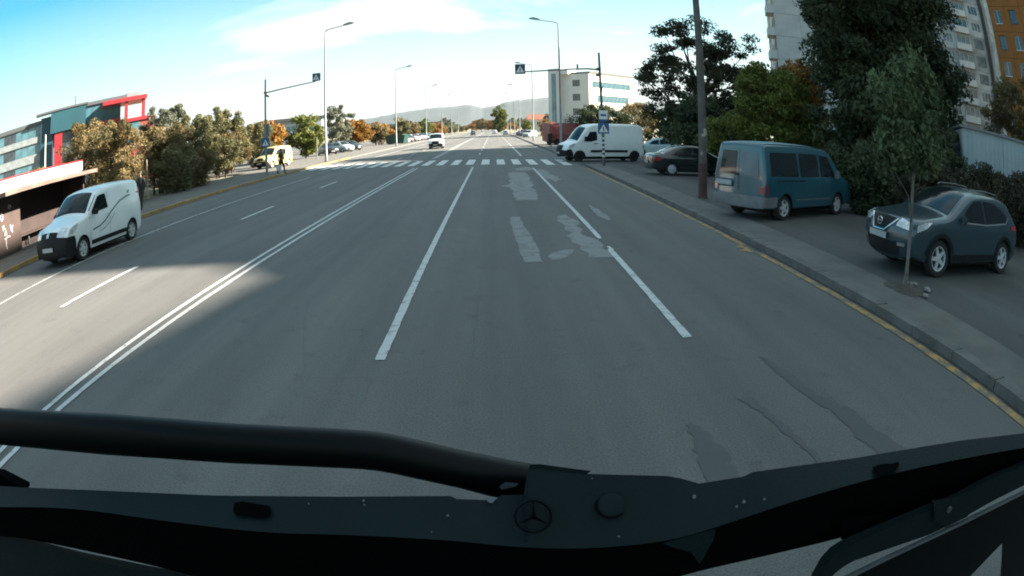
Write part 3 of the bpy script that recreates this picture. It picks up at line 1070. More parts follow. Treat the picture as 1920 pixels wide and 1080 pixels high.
# --- dark saloon parked behind the concrete pole
AP = paint('saloon_black_green', (0.012, 0.018, 0.020), 0.25, 0.8)
top = [(2.18, 0.30), (2.24, 0.50), (2.20, 0.68), (1.9, 0.79), (1.35, 0.90), (0.98, 0.95), (0.55, 1.20), (0.15, 1.38), (-0.25, 1.42), (-0.75, 1.40), (-1.25, 1.22), (-1.65, 1.02), (-1.95, 0.99), (-2.18, 0.96), (-2.23, 0.80), (-2.25, 0.50), (-2.2, 0.30)]
c = Car('saloon_car', 'dark saloon with silver hub caps parked side on behind the concrete pole', 'car', AP, top, 1.74, 0.24, (1.32, -1.30), 0.31, 0.355, 0.88, tumble=0.38, edge=0.10, plan=0.11)
for sg in (1, -1):
    c.side('side_window', [(0.66, 0.95), (0.30, 1.22), (0.0, 1.31), (-0.22, 1.32), (-0.24, 0.94)], sg, GLASS, round_it=0.03)
    c.side('side_window', [(-0.30, 0.94), (-0.28, 1.32), (-0.7, 1.29), (-1.10, 1.12), (-1.28, 0.97)], sg, GLASS, round_it=0.03)
    c.band('door_seam', [(-0.27, 0.95), (-0.27, 0.34)], 0.01, sg, SEAM)
    c.band('rub_strip', [(0.9, 0.52), (-0.88, 0.52)], 0.03, sg, BLACKP, off=0.012)
    c.side('tail_lamp', [(-2.10, 0.70), (-2.08, 0.86), (-1.84, 0.86), (-1.84, 0.72)], sg, LAMP_R, off=0.012)
    c.strip('tail_lamp', (-2.21, 0.88), (-2.235, 0.70), 1, 1, LAMP_R, off=0.012, y0=(min(sg * 0.55, sg * 1.0), max(sg * 0.55, sg * 1.0)), K=3)
    c.side('headlight', [(2.05, 0.58), (2.03, 0.70), (1.85, 0.76), (1.80, 0.62)], sg, LAMP_W, off=0.012)
c.strip('windscreen', (1.02, 0.94), (0.12, 1.385), 0.97, 0.88, GLASS)
c.strip('rear_window', (-0.85, 1.385), (-1.62, 1.03), 0.86, 0.95, GLASS)
c.plate((-2.24, 0.62))
c.mirror(0.62, 0.98, m=AP)
c.add_wheels('cap', 0.18)
c.place_wheel(-1.30, -1, 8.12, 28.6, LOT_Z, 1, 0.05)

# --- big white van nosing out of the side street
MP = paint('cargo_van_white', (0.76, 0.80, 0.80), 0.4, 0.35)
top = [(2.86, 0.34), (2.92, 0.62), (2.86, 0.98), (2.62, 1.18), (2.26, 1.30), (2.06, 1.42), (1.70, 1.94), (1.42, 2.26), (1.10, 2.44), (0.6, 2.49), (-0.5, 2.50), (-2.2, 2.49), (-2.60, 2.44), (-2.72, 2.2), (-2.76, 1.3), (-2.78, 0.60), (-2.74, 0.36)]
c = Car('cargo_van', 'tall white cargo van pulling out of the side street onto the zebra crossing', 'van', MP, top, 2.07, 0.34, (2.00, -2.00), 0.345, 0.42, 1.25, tumble=0.09, edge=0.10, plan=0.07, nose=0.2)
for sg in (1, -1):
    c.side('door_window', [(1.70, 1.34), (1.60, 1.46), (1.34, 1.86), (1.26, 1.98), (0.78, 2.0), (0.76, 1.44), (1.2, 1.32)], sg, GLASS, round_it=0.05)
    c.side('flank_moulding', [(1.25, 0.62), (1.25, 0.78), (-1.45, 0.78), (-1.45, 0.62)], sg, BLACKP, off=0.022)
    c.band('door_seam', [(0.70, 2.1), (0.68, 0.45)], 0.014, sg, SEAM)
    c.band('door_seam', [(-0.65, 2.2), (-0.65, 0.45)], 0.010, sg, SEAM)
    c.side('headlight', [(2.76, 0.92), (2.70, 1.08), (2.42, 1.20), (2.30, 1.12), (2.55, 0.92)], sg, LAMP_W, off=0.014, round_it=0.03)
    c.side('bumper_corner', [(2.86, 0.34), (2.88, 0.80), (2.60, 0.84), (2.47, 0.62), (2.44, 0.36)], sg, BLACKP, off=0.018)
    c.box('door_handle', (0.76, sg * (c.w(0.9, 1.2) + 0.005) - 0.02, 1.18), (0.98, sg * (c.w(0.9, 1.2) + 0.005) + 0.02, 1.23), BLACKP)
    c.side('tail_lamp', [(-2.70, 0.9), (-2.70, 1.5), (-2.62, 1.5), (-2.62, 0.9)], sg, LAMP_R, off=0.012)
c.strip('windscreen', (2.12, 1.36), (1.46, 2.22), 0.98, 0.94, GLASS)
c.strip('bumper', (2.88, 0.36), (2.91, 0.76), 1.0, 1.0, BLACKP, off=0.022, wrap=True)
c.strip('grille', (2.90, 0.80), (2.80, 1.02), 0.6, 0.6, BLACKP, off=0.02)
c.plate((2.92, 0.6))
c.mirror(1.62, 1.52, (0.14, 0.18, 0.30), m=BLACKP)
MB().tube([(-0.6, 0.5, 2.5), (-0.6, 0.5, 2.62)], 0.05, 8).build('roof_vent', PLATE, c.root)
c.add_wheels('steel', 0.21)
c.place_wheel(2.00, 1, 5.45, 41.0, 0.0, -0.965, -0.262)

# --- yellow-beige small van beyond the left pavement
KP = paint('van_cream_yellow', (0.55, 0.46, 0.20), 0.4, 0.4)
top = [(1.96, 0.30), (2.0, 0.52), (1.95, 0.78), (1.78, 0.92), (1.4, 1.02), (1.08, 1.12), (0.72, 1.48), (0.46, 1.70), (0.15, 1.80), (-0.6, 1.82), (-1.6, 1.80), (-1.88, 1.74), (-1.96, 1.4), (-2.0, 0.8), (-1.98, 0.32)]
c = Car('compact_van', 'cream yellow compact van parked by the shrubs left of the crossing', 'van', KP, top, 1.70, 0.26, (1.22, -1.36), 0.30, 0.35, 1.02, tumble=0.16, plan=0.10)
for sg in (1, -1):
    c.side('side_window', [(0.78, 1.10), (0.44, 1.52), (0.02, 1.56), (0.0, 1.12)], sg, GLASS, round_it=0.04)
    c.side('side_window', [(-0.08, 1.12), (-0.08, 1.56), (-0.85, 1.56), (-0.85, 1.12)], sg, GLASS, round_it=0.04)
    c.side('headlight', [(1.86, 0.74), (1.82, 0.88), (1.5, 0.98), (1.55, 0.84)], sg, LAMP_W, off=0.012)
    c.side('bumper_corner', [(1.95, 0.28), (1.98, 0.54), (1.66, 0.58), (1.60, 0.28)], sg, BLACKP, off=0.014)
c.strip('windscreen', (1.10, 1.10), (0.50, 1.68), 0.97, 0.92, GLASS)
c.strip('bumper', (1.96, 0.30), (1.98, 0.62), 1.0, 1.0, BLACKP, off=0.02, wrap=True)
c.strip('grille', (1.97, 0.66), (1.86, 0.86), 0.5, 0.5, BLACKP, off=0.016)
c.plate((2.0, 0.48))
c.mirror(0.78, 1.16, m=BLACKP)
c.add_wheels('cap', 0.18)
c.place(-19.2, 53.0, 0.12, -0.28, -0.95)

# --- white van coming towards us in the far lane
top2 = [(2.06, 0.30), (2.10, 0.55), (2.04, 0.84), (1.84, 1.0), (1.4, 1.10), (1.08, 1.20), (0.72, 1.52), (0.46, 1.74), (0.15, 1.84), (-0.6, 1.86), (-1.8, 1.84), (-2.05, 1.78), (-2.12, 1.4), (-2.15, 0.8), (-2.12, 0.32)]
c = Car('oncoming_van', 'white van with dark bumper driving towards us past the crossing', 'van', paint('oncoming_white', (0.66, 0.68, 0.68)), top2, 1.80, 0.26, (1.28, -1.40), 0.31, 0.36, 1.08, tumble=0.17, plan=0.10)
for sg in (1, -1):
    c.side('side_window', [(0.78, 1.16), (0.44, 1.56), (0.02, 1.60), (0.0, 1.18)], sg, GLASS)
    c.strip('headlight', (2.05, 0.82), (1.86, 0.99), 1, 1, LAMP_W, off=0.014, y0=(min(sg * 0.62, sg * 1.0), max(sg * 0.62, sg * 1.0)), K=3)
    c.side('bumper_corner', [(2.04, 0.28), (2.07, 0.58), (1.75, 0.62), (1.68, 0.28)], sg, BLACKP, off=0.014)
c.strip('windscreen', (1.14, 1.17), (0.46, 1.74), 0.99, 0.95, GLASS)
c.strip('bumper', (2.06, 0.32), (2.09, 0.66), 1.0, 1.0, BLACKP, off=0.02, wrap=True)
c.strip('grille', (2.08, 0.68), (1.98, 0.90), 0.6, 0.6, BLACKP, off=0.016)
c.plate((2.1, 0.52))
c.mirror(0.78, 1.22, m=BLACKP)
c.add_wheels('steel', 0.19)
c.place(-6.9, 78.0, 0, 0.02, -1)

# --- red box van behind the big white van
top3 = [(2.86, 0.40), (2.92, 0.8), (2.86, 1.1), (2.62, 1.24), (2.3, 1.36), (2.0, 1.75), (1.80, 2.0), (1.66, 2.05), (1.60, 2.6), (1.5, 2.66), (-2.4, 2.66), (-2.5, 2.6), (-2.5, 0.5)]
RP = paint('box_van_red', (0.13, 0.009, 0.018), 0.45, 0.3)
c = Car('box_van', 'dark red box van parked on the right pavement beyond the white cargo van', 'van', RP, top3, 2.0, 0.36, (1.9, -1.6), 0.34, 0.4, 1.3, tumble=0.03, edge=0.05, plan=0.03, smooth=1)
c.strip('windscreen', (2.24, 1.40), (1.86, 1.94), 0.95, 0.92, GLASS)
for sg in (1, -1):
    c.side('side_window', [(2.0, 1.3), (1.76, 1.86), (1.3, 1.86), (1.3, 1.3)], sg, GLASS)
    c.side('tail_lamp', [(-2.44, 0.6), (-2.44, 0.9), (-2.34, 0.9), (-2.34, 0.6)], sg, LAMP_R, off=0.01)
c.strip('rear_door_seam', (-2.5, 2.5), (-2.5, 0.6), 1, 1, SEAM, off=0.008, y0=(-0.01, 0.01), K=1)
c.add_wheels('steel', 0.2)
c.place(8.4, 77.0, 0.12, 0.9, 0.42)

# --- ordinary hatchback, copied for the cars parked further off
HB = [(1.90, 0.30), (1.96, 0.52), (1.90, 0.74), (1.6, 0.88), (1.15, 0.96), (0.90, 1.02), (0.45, 1.32), (0.15, 1.45), (-0.3, 1.49), (-0.95, 1.46), (-1.50, 1.38), (-1.72, 1.12), (-1.86, 0.92), (-1.92, 0.6), (-1.88, 0.32)]


def hatch(name, label, pm, group=None):
    c = Car(name, label, 'car', pm, HB, 1.70, 0.25, (1.20, -1.25), 0.30, 0.345, 0.92, tumble=0.34, edge=0.10, plan=0.11, group=group, step=0.25, smooth=1)
    for sg in (1, -1):
        c.side('side_window', [(0.60, 0.98), (0.30, 1.26), (-0.20, 1.36), (-0.22, 0.98)], sg, GLASS, step=0.3)
        c.side('side_window', [(-0.30, 0.98), (-0.28, 1.36), (-0.9, 1.33), (-1.30, 1.05)], sg, GLASS, step=0.3)
        c.side('headlight', [(1.80, 0.64), (1.76, 0.78), (1.5, 0.84), (1.55, 0.68)], sg, LAMP_W, off=0.012)
        c.side('tail_lamp', [(-1.72, 0.78), (-1.66, 1.0), (-1.52, 1.0), (-1.56, 0.80)], sg, LAMP_R, off=0.012)
    c.strip('windscreen', (0.94, 1.0), (0.14, 1.45), 0.98, 0.9, GLASS)
    c.strip('rear_window', (-1.52, 1.35), (-1.72, 1.10), 0.86, 0.9, GLASS)
    c.strip('grille', (1.94, 0.46), (1.92, 0.62), 0.6, 0.6, BLACKP, off=0.014)
    c.plate((1.96, 0.42), w=0.5)
    c.plate((-1.9, 0.7), w=0.5)
    c.add_wheels('cap', 0.17)
    return c


HATCH = {}
for key, col in (('white', (0.62, 0.64, 0.64)), ('silver', (0.32, 0.36, 0.37)), ('dark', (0.02, 0.024, 0.028)), ('maroon', (0.14, 0.02, 0.03)), ('black', (0.012, 0.012, 0.014)), ('pale_green', (0.30, 0.37, 0.34))):
    HATCH[key] = (hatch('hatchback_car', '', paint('hatch_' + key, col)), [])


def put_hatch(key, label, x, y, z, dx, dy, group=None, name='hatchback_car'):
    c, used = HATCH[key]
    if not used:
        c.place(x, y, z, dx, dy)
        o = c.root
        used.append(1)
    else:
        o = copy_tree(c.root, (x, y, z), heading(dx, dy))
    tag(o, label, 'car', group)
    if not group and 'group' in o:
        del o['group']
    return o


put_hatch('white', 'white hatchback half hidden behind the rear of the cargo van', 13.2, 50.8, 0.02, -0.9, 0.35)
put_hatch('pale_green', 'pale grey green car parked behind the dark saloon', 13.6, 39.6, 0.02, -0.6, -0.8)
put_hatch('silver', 'silver car in front of the red box van on the far right pavement', 9.2, 66.5, 0.12, -0.3, -0.95)
put_hatch('black', 'black car behind the street lamp in the left parking area', -20.8, 78.0, 0.10, 0.6, -0.8)
put_hatch('silver', 'silver car second from the street lamp in the left parking area', -20.4, 84.5, 0.10, 0.75, -0.65)
put_hatch('dark', 'dark car third from the street lamp in the left parking area', -20.2, 89.0, 0.10, 0.75, -0.65)
gl = 'cars parked nose out along the far left kerb'
for i, (key, word) in enumerate((('white', 'white car at the near end of the far left parked row beside the green container'), ('maroon', 'maroon car next to the near end of the far left parked row'), ('dark', 'dark car third along in the far left parked row'), ('white', 'white car between two dark cars in the far left parked row'), ('maroon', 'maroon car beyond the middle white car in the far left row'), ('white', 'white car sixth along in the far left parked row'), ('black', 'black car seventh along in the far left parked row'), ('silver', 'silver car eighth along in the far left parked row'), ('white', 'white car ninth along in the far left parked row'))):
    put_hatch(key, word, -17.8, 122 + i * 6.2 + (i > 6) * 8, 0.12, 0.86, -0.5, gl)
gl = 'cars parked along the distant right kerb'
for i, (key, word) in enumerate((('silver', 'silver car nearest in the distant right kerb row'), ('white', 'white car second in the distant right kerb row'), ('maroon', 'maroon car third in the distant right kerb row'), ('white', 'white car fourth in the distant right kerb row'), ('dark', 'dark car fifth in the distant right kerb row'))):
    put_hatch(key, word, 7.4 + (i % 2) * 0.6, 132 + i * 9.5, 0.12, -0.55, -0.83, gl)
gl = 'cars driving in the distance'
for (key, word, x, y, dy) in (('dark', 'dark car far off in the oncoming lane', -6.6, 210, -1), ('white', 'white car far ahead in the middle lane', 0.4, 236, 1), ('silver', 'silver car far ahead in the right lane', 3.6, 190, 1), ('white', 'tiny white car at the far end of the oncoming lane', -9.4, 290, -1)):
    put_hatch(key, word, x, y, 0, 0, dy, gl)
# ------------------------------------------------------------------ trees and shrubs
BARK = mat('bark_dark', (0.055, 0.045, 0.035), 0.9, var=0.35, scale=6, bump=0.5, bscale=30)
BARK_G = mat('bark_grey', (0.14, 0.125, 0.105), 0.9, var=0.3, scale=6, bump=0.5, bscale=30)
LF_DARK = leaf_mat('leaf_dark_green', (0.026, 0.038, 0.020), (0.046, 0.064, 0.030), (0.080, 0.098, 0.042))
LF_PINE = leaf_mat('leaf_pine', (0.024, 0.029, 0.018), (0.042, 0.046, 0.026), (0.066, 0.064, 0.034))
LF_SAP = leaf_mat('leaf_sapling', (0.045, 0.070, 0.032), (0.078, 0.112, 0.050), (0.125, 0.155, 0.070))
LF_YG = leaf_mat('leaf_yellow_green', (0.070, 0.090, 0.018), (0.115, 0.135, 0.028), (0.17, 0.175, 0.04))
LF_OR = leaf_mat('leaf_orange', (0.16, 0.080, 0.018), (0.26, 0.125, 0.022), (0.34, 0.19, 0.04))
LF_BR = leaf_mat('leaf_brown_green', (0.085, 0.074, 0.036), (0.15, 0.118, 0.052), (0.23, 0.155, 0.062))
LF_OL = leaf_mat('leaf_olive', (0.082, 0.088, 0.042), (0.14, 0.134, 0.062), (0.20, 0.175, 0.080))
LF_GR = leaf_mat('leaf_grey_green', (0.08, 0.09, 0.062), (0.13, 0.14, 0.095), (0.19, 0.185, 0.125))
LF_HB = leaf_mat('leaf_dull_hedge', (0.028, 0.027, 0.018), (0.050, 0.046, 0.028), (0.085, 0.070, 0.042))


def leaf_mesh(name, centres, radii, per, size, m, seed, flat=0.75, tint_c=None, droop=0.0, aspect=0.5):
    """leaf-sized faces scattered in clumps"""
    rng = np.random.default_rng(seed)
    C = np.repeat(np.array(centres, float), per, 0)
    rad = np.repeat(np.array(radii, float), per)
    n = len(C)
    d = rng.normal(size=(n, 3))
    d /= np.linalg.norm(d, axis=1)[:, None]
    r = rng.random(n) ** 0.45
    P = C + d * (r * rad)[:, None] * np.array([1, 1, flat])
    P[:, 2] -= droop * rad * rng.random(n) ** 2
    a = rng.normal(size=(n, 3))
    a[:, 2] -= droop * 1.5
    a /= np.linalg.norm(a, axis=1)[:, None]
    nn = d + rng.normal(size=(n, 3)) * 0.9 + np.array([0, 0, 0.5])
    b = np.cross(nn, a)
    b /= np.linalg.norm(b, axis=1)[:, None] + 1e-9
    s = size * rng.uniform(0.55, 1.35, n)
    A, B = a * s[:, None], b * (s * aspect)[:, None]
    V = np.stack([P - A, P - A * 0.1 + B, P + A, P - A * 0.1 - B], 1).reshape(-1, 3)
    me = bpy.data.meshes.new(name)
    me.vertices.add(4 * n)
    me.vertices.foreach_set('co', V.ravel())
    me.loops.add(4 * n)
    me.loops.foreach_set('vertex_index', np.arange(4 * n, dtype=np.int32))
    me.polygons.add(n)
    me.polygons.foreach_set('loop_start', np.arange(0, 4 * n, 4, dtype=np.int32))
    me.update(calc_edges=True)
    tc = rng.random(len(centres)) if tint_c is None else np.array(tint_c)
    t = np.clip(np.repeat(tc, per) * 0.65 + rng.random(n) * 0.35, 0, 1)
    at = me.attributes.new('tint', 'FLOAT', 'FACE')
    at.data.foreach_set('value', t.astype(np.float32))
    me.materials.append(m)
    return me


def tree(name, label, loc, h, rx, ry, zlo, m, n=70, per=130, leaf=0.11, clump=0.5, seed=1, bark=None, trunk=0.16, shell=0.55, group=None, lean=(0, 0), droop=0.0, flat=0.75, limbs=None, cat='tree', top_taper=1.0, rz=0.0, multi=1, sprigs=0):
    """tapered trunk with limbs and a crown of leaf clumps between zlo and h"""
    rng = np.random.default_rng(seed)
    root = thing(name, label, cat, loc, rz, group)
    zc, rz_ = (h + zlo) / 2, (h - zlo) / 2
    cen, rad = [], []
    while len(cen) < n:
        p = rng.uniform(-1, 1, 3)
        q = np.linalg.norm(p)
        if q > 1 or q < shell * rng.random() ** 0.5:
            continue
        k = 1.0 if top_taper == 1.0 else (1 - (1 - top_taper) * (p[2] * 0.5 + 0.5))
        wob = 1 + 0.22 * math.sin(3 * math.atan2(p[1], p[0]) + seed) + 0.15 * math.sin(5 * p[2] + seed * 2)
        cen.append((p[0] * rx * k * wob + lean[0] * (p[2] + 1) / 2, p[1] * ry * k * wob + lean[1] * (p[2] + 1) / 2, zc + p[2] * rz_))
        rad.append(clump * rng.uniform(0.6, 1.25))
    for k in range(sprigs):                # loose upright shoots breaking the outline
        a, q = rng.uniform(0, 6.283), rng.random() ** 0.5
        x0, y0, hz0 = rx * q * math.cos(a), ry * q * math.sin(a), zc + rz_ * math.sqrt(max(0, 1 - q * q))
        ln = rng.uniform(0.05, 0.17) * (h - zlo)
        for t in (0.1, 0.5, 0.9):
            cen.append((x0 + rng.uniform(-.1, .1), y0 + rng.uniform(-.1, .1), hz0 + ln * t))
            rad.append(clump * (1.0 - 0.4 * t))
    tb = MB()
    for mt in range(multi):
        ox, oy = (0, 0) if multi == 1 else (rng.uniform(-0.5, 0.5) * rx * 0.6, rng.uniform(-0.5, 0.5) * ry * 0.6)
        tp = []
        hh = zlo + (h - zlo) * 0.72
        for i in range(7):
            t = i / 6
            tp.append((ox + lean[0] * t * 0.8 + math.sin(t * 4 + seed + mt) * 0.12 * trunk * 6 * t, oy + lean[1] * t * 0.8 + math.cos(t * 3 + seed) * 0.1 * trunk * 6 * t, -0.15 + (hh + 0.15) * t))
        tb.tube(tp, [trunk * (1.35 if i == 0 else 1) * (1 - 0.82 * i / 6) for i in range(7)], 8)
        for k in range((limbs or max(6, n // 6)) // multi):
            c = Vector(cen[rng.integers(len(cen))])
            t = rng.uniform(max(0.25, zlo / hh * 0.95), 0.95)
            zi = t * 6
            a = Vector(tp[int(zi)]).lerp(Vector(tp[min(6, int(zi) + 1)]), zi - int(zi))
            if a.z > c.z:
                a = Vector(tp[max(1, int(zi * 0.5))])
            mid = a.lerp(c, 0.5) + Vector((rng.uniform(-.2, .2), rng.uniform(-.2, .2), -0.06 * (c - a).length)) * 0.8
            r0 = trunk * (1 - 0.8 * t) * 0.55 + 0.006
            tb.tube([a, a.lerp(mid, 0.55), mid, mid.lerp(c, 0.6), c], [r0, r0 * 0.8, r0 * 0.6, r0 * 0.4, r0 * 0.15], 5, cap=False)
    tb.build('trunk', bark or BARK, root, smooth=60, flip=False)
    link('crown', leaf_mesh('crown', cen, rad, per, leaf, m, seed, flat, None, droop), root)
    return root


# ---- right-hand side: dark trees behind the parked cars
tree('shade_tree', 'huge dark tree filling the upper right behind the crossover', (17.6, 24.6, 0), 15.5, 4.3, 4.0, 3.2, LF_DARK, n=250, per=430, leaf=0.125, clump=1.15, seed=3, trunk=0.38, shell=0.35, limbs=40)
tree('shade_tree', 'dark leafy tree below and right of the huge one, in front of the grey block', (20.4, 24.5, 0), 9.0, 3.0, 3.0, 1.2, LF_DARK, n=110, per=260, leaf=0.15, clump=0.9, seed=9, trunk=0.24, shell=0.3)
tree('shade_tree', 'dark undergrowth tree between the teal van and the young tree', (15.2, 21.8, 0), 5.2, 2.3, 2.0, 0.6, LF_DARK, n=90, per=240, leaf=0.13, clump=0.75, seed=19, trunk=0.2, shell=0.3)
tree('leafy_shrub', 'yellow green bush rising behind the teal van', (12.2, 26.2, 0), 5.5, 2.5, 1.9, 0.2, LF_YG, n=110, per=280, leaf=0.09, clump=0.62, seed=5, trunk=0.10, shell=0.25, cat='shrub', multi=3)
tree('autumn_tree', 'orange autumn tree between the white tower and the huge dark tree', (18.6, 35.0, 0), 6.9, 1.5, 1.5, 2.0, LF_OR, n=70, per=200, leaf=0.15, clump=0.7, seed=6, trunk=0.18)
tree('pine_tree', 'spreading dark pine with see-through crown behind the concrete pole', (15.4, 46.0, 0), 11.0, 5.0, 4.0, 3.2, LF_PINE, n=145, per=190, leaf=0.12, clump=0.86, seed=8, trunk=0.30, shell=0.72, flat=0.5, limbs=60)
for i, (x, y, h, rx, zl, mm, sd, lb) in enumerate((
        (16.5, 52.5, 5.2, 3.4, 0.3, LF_DARK, 31, 'dark bushy tree behind the cargo van roof'),
        (20.5, 50.5, 5.6, 3.4, 0.3, LF_DARK, 32, 'dark bushy tree under the pine, right of the cargo van'),
        (12.4, 36.8, 4.2, 1.9, 0.3, LF_DARK, 33, 'small dark tree just behind the dark saloon'),
        (24.5, 47.0, 6.5, 3.4, 0.3, LF_BR, 34, 'brownish dark tree at the right foot of the pine'),
        (13.0, 78.0, 5.0, 3.2, 0.8, LF_DARK, 35, 'dark round tree in front of the cream office block'),
        (19.5, 88.0, 6.0, 4.2, 0.6, LF_BR, 36, 'brown green tree right of the cream office corner'),
        (27.0, 80.0, 7.0, 4.6, 0.6, LF_DARK, 37, 'broad dark tree in front of the cream office facade'))):
    tree('bushy_tree', lb, (x, y, 0), h, rx, rx * 0.9, zl, mm, n=80, per=170, leaf=0.15, clump=0.85, seed=sd, trunk=0.16, shell=0.3)
tree('young_tree', 'slender young street tree with pale green crown in front of the crossover', (6.34, 7.78, 0.12), 3.8, 0.60, 0.60, 1.75, LF_SAP, n=70, per=120, leaf=0.055, clump=0.26, seed=12, trunk=0.038, shell=0.25, bark=BARK_G, droop=0.9, lean=(0.10, 0.0), limbs=6)
# hedge behind the crossover
for i, (x, y, h, r_, sd, lb) in enumerate((
        (11.6, 13.0, 1.95, 1.15, 51, 'dull brown hedge bush just left of the crossover roof'),
        (13.4, 12.4, 2.10, 1.25, 52, 'dull brown hedge bush directly behind the crossover roof'),
        (15.3, 12.2, 2.20, 1.35, 53, 'dull hedge bush at the right edge below the pale panels'),
        (17.4, 13.2, 2.30, 1.5, 54, 'taller hedge bush under the pale metal panels'),
        (11.2, 16.8, 2.0, 1.25, 55, 'hedge bush ahead of the teal van'),
        (13.2, 17.0, 2.6, 1.5, 56, 'dark hedge bush between teal van and crossover'),
        (15.6, 17.6, 3.2, 1.8, 57, 'tall dark hedge bush behind the young tree'),
        (18.2, 18.6, 3.6, 1.9, 58, 'tall dark bush left of the pale metal panels'))):
    tree('hedge_bush', lb, (x, y, 0.1), h, r_, r_ * 0.8, 0.05, LF_HB if i < 4 else LF_DARK, n=55, per=260, leaf=0.075, clump=0.48, seed=sd, trunk=0.05, shell=0.25, cat='bush', multi=3)
tree('autumn_tree', 'reddish brown tree in front of the orange apartment block', (30.5, 23.8, 0), 8.6, 2.6, 2.6, 2.0, LF_BR, n=60, per=150, leaf=0.13, clump=0.7, seed=61, trunk=0.16, shell=0.5)
tree('autumn_tree', 'bare brown tree top at the upper right corner', (24.6, 15.6, 0), 9.4, 1.9, 1.9, 4.0, LF_BR, n=40, per=90, leaf=0.10, clump=0.6, seed=62, trunk=0.14, shell=0.5)

# ---- left-hand side
for i, (x, y, h, rx, zl, mm, sd, lf, lb) in enumerate((
        (-23.6, 30.0, 5.4, 2.6, 0.5, LF_BR, 71, 0.11, 'brown and green tree in front of the red terrace building'),
        (-20.4, 29.5, 4.3, 1.7, 0.4, LF_BR, 72, 0.11, 'russet shrub tree right of the red terrace'),
        (-25.6, 43.5, 6.3, 2.1, 1.0, LF_GR, 73, 0.13, 'tall thin grey green tree above the left shrub row'),
        (-21.6, 36.0, 4.2, 1.9, 0.3, LF_BR, 74, 0.11, 'dark brown shrub left of the yellow van'),
        (-21.8, 41.5, 4.9, 2.2, 0.3, LF_OL, 75, 0.12, 'olive green tree in the middle of the left shrub row'),
        (-21.4, 46.5, 5.1, 2.0, 0.3, LF_OL, 76, 0.12, 'olive tree just left of the signal post'),
        (-27.0, 52.0, 5.2, 2.6, 0.5, LF_GR, 77, 0.14, 'grey green tree behind the olive trees'),
        (-18.6, 33.2, 2.6, 1.3, 0.1, LF_OL, 78, 0.10, 'low olive shrub at the pavement edge'),
        (-19.4, 28.0, 2.4, 1.2, 0.1, LF_BR, 79, 0.10, 'low dark shrub beyond the parked white van'),
        (-24.6, 24.4, 2.9, 1.3, 0.1, LF_OL, 80, 0.09, 'low green shrub just behind the bus shelter roof'),
        (-23.2, 39.5, 4.4, 2.2, 0.2, LF_BR, 81, 0.10, 'brown bush filling the gap in the left shrub row'),
        (-22.6, 50.0, 4.4, 2.0, 0.2, LF_BR, 82, 0.11, 'brown bush behind the left sign post'),
        (-25.6, 34.0, 4.8, 2.2, 0.2, LF_OL, 83, 0.10, 'olive bush behind the brown left shrubs'),
        (-22.6, 57.5, 4.2, 2.0, 0.2, LF_OL, 84, 0.11, 'olive bush behind the cream yellow van'),
        (-19.2, 36.5, 2.4, 1.4, 0.1, LF_BR, 85, 0.09, 'low brown bush at the sunny pavement edge'))):
    tree('roadside_tree', lb, (x, y, 0), h, rx, rx * 0.9, zl, mm, n=95, per=150, leaf=lf * 0.72, clump=0.5, seed=sd, trunk=0.09, shell=0.2, multi=3, sprigs=8)
for i, (x, y, h, rx, mm, sd, lb) in enumerate((
        (-24.5, 67.0, 4.6, 2.0, LF_OR, 91, 'yellow orange tree behind the cream yellow van'),
        (-21.4, 70.5, 5.2, 2.1, LF_YG, 92, 'green yellow round tree left of the street lamp'),
        (-28.0, 72.0, 5.0, 2.4, LF_BR, 93, 'brown tree behind the yellow orange tree'),
        (-23.2, 94.0, 7.2, 2.0, LF_GR, 94, 'tall grey tree just right of the street lamp'),
        (-22.0, 100.0, 4.8, 2.2, LF_OR, 95, 'orange tree under the tall grey tree'),
        (-25.0, 112.0, 5.2, 2.8, LF_OR, 96, 'golden tree behind the green container'),
        (-22.4, 121.0, 4.0, 2.0, LF_BR, 97, 'dark brown bush left of the green container'),
        (-24.0, 134.0, 4.6, 2.8, LF_OR, 98, 'amber tree behind the near end of the parked row'),
        (-22.0, 152.0, 5.6, 2.6, LF_OL, 99, 'olive tree behind the middle of the parked row'),
        (-21.5, 168.0, 5.0, 2.6, LF_BR, 100, 'brown tree behind the parked row'),
        (-20.0, 186.0, 5.8, 2.6, LF_YG, 101, 'yellow tree beyond the parked row'),
        (-19.0, 214.0, 5.0, 3.0, LF_OR, 102, 'small orange tree far off on the left'),
        (2.8, 330.0, 13.5, 3.6, LF_YG, 103, 'tall yellow green poplar at the far end of the road'))):
    tree('roadside_tree', lb, (x, y, 0), h, rx, rx * 0.9, 0.4, mm, n=60 if h < 10 else 150, per=110, leaf=0.18 if h < 10 else 0.35, clump=0.75 if h < 10 else 1.3, seed=sd, trunk=0.11, shell=0.3)
# far trees, copied from the ones above with their own place and turn
src = [o for o in bpy.data.objects if o.name.startswith('roadside_tree') and o.parent is None]
rnd = random.Random(4)
far = []
for k in range(11):
    far.append((-19 - rnd.uniform(0, 9), 232 + k * 22, 'left'))
for k in range(12):
    far.append((10 + rnd.uniform(0, 9) + (k % 3) * 4, 150 + k * 26, 'right'))
for k in range(24):
    far.append((-58 + k * 5 + rnd.uniform(-3, 3), 480 + rnd.uniform(-30, 60), 'end'))
for i, (x, y, w) in enumerate(far):
    s = src[15 + (i * 5) % 12]
    if w == 'left':
        lb = 'small autumn tree in the distant left verge row'
    elif w == 'right':
        lb = 'small autumn tree in the distant right verge row'
    else:
        lb = 'tiny tree in the belt closing the far end of the road'
    o = copy_tree(s, (x, y, 0), rnd.uniform(0, 6), lb, (rnd.uniform(1.1, 1.9) if w == 'end' else rnd.uniform(0.7, 1.1)))
    o['group'] = {'left': 'distant left verge trees', 'right': 'distant right verge trees', 'end': 'tree belt at the end of the road'}[w]
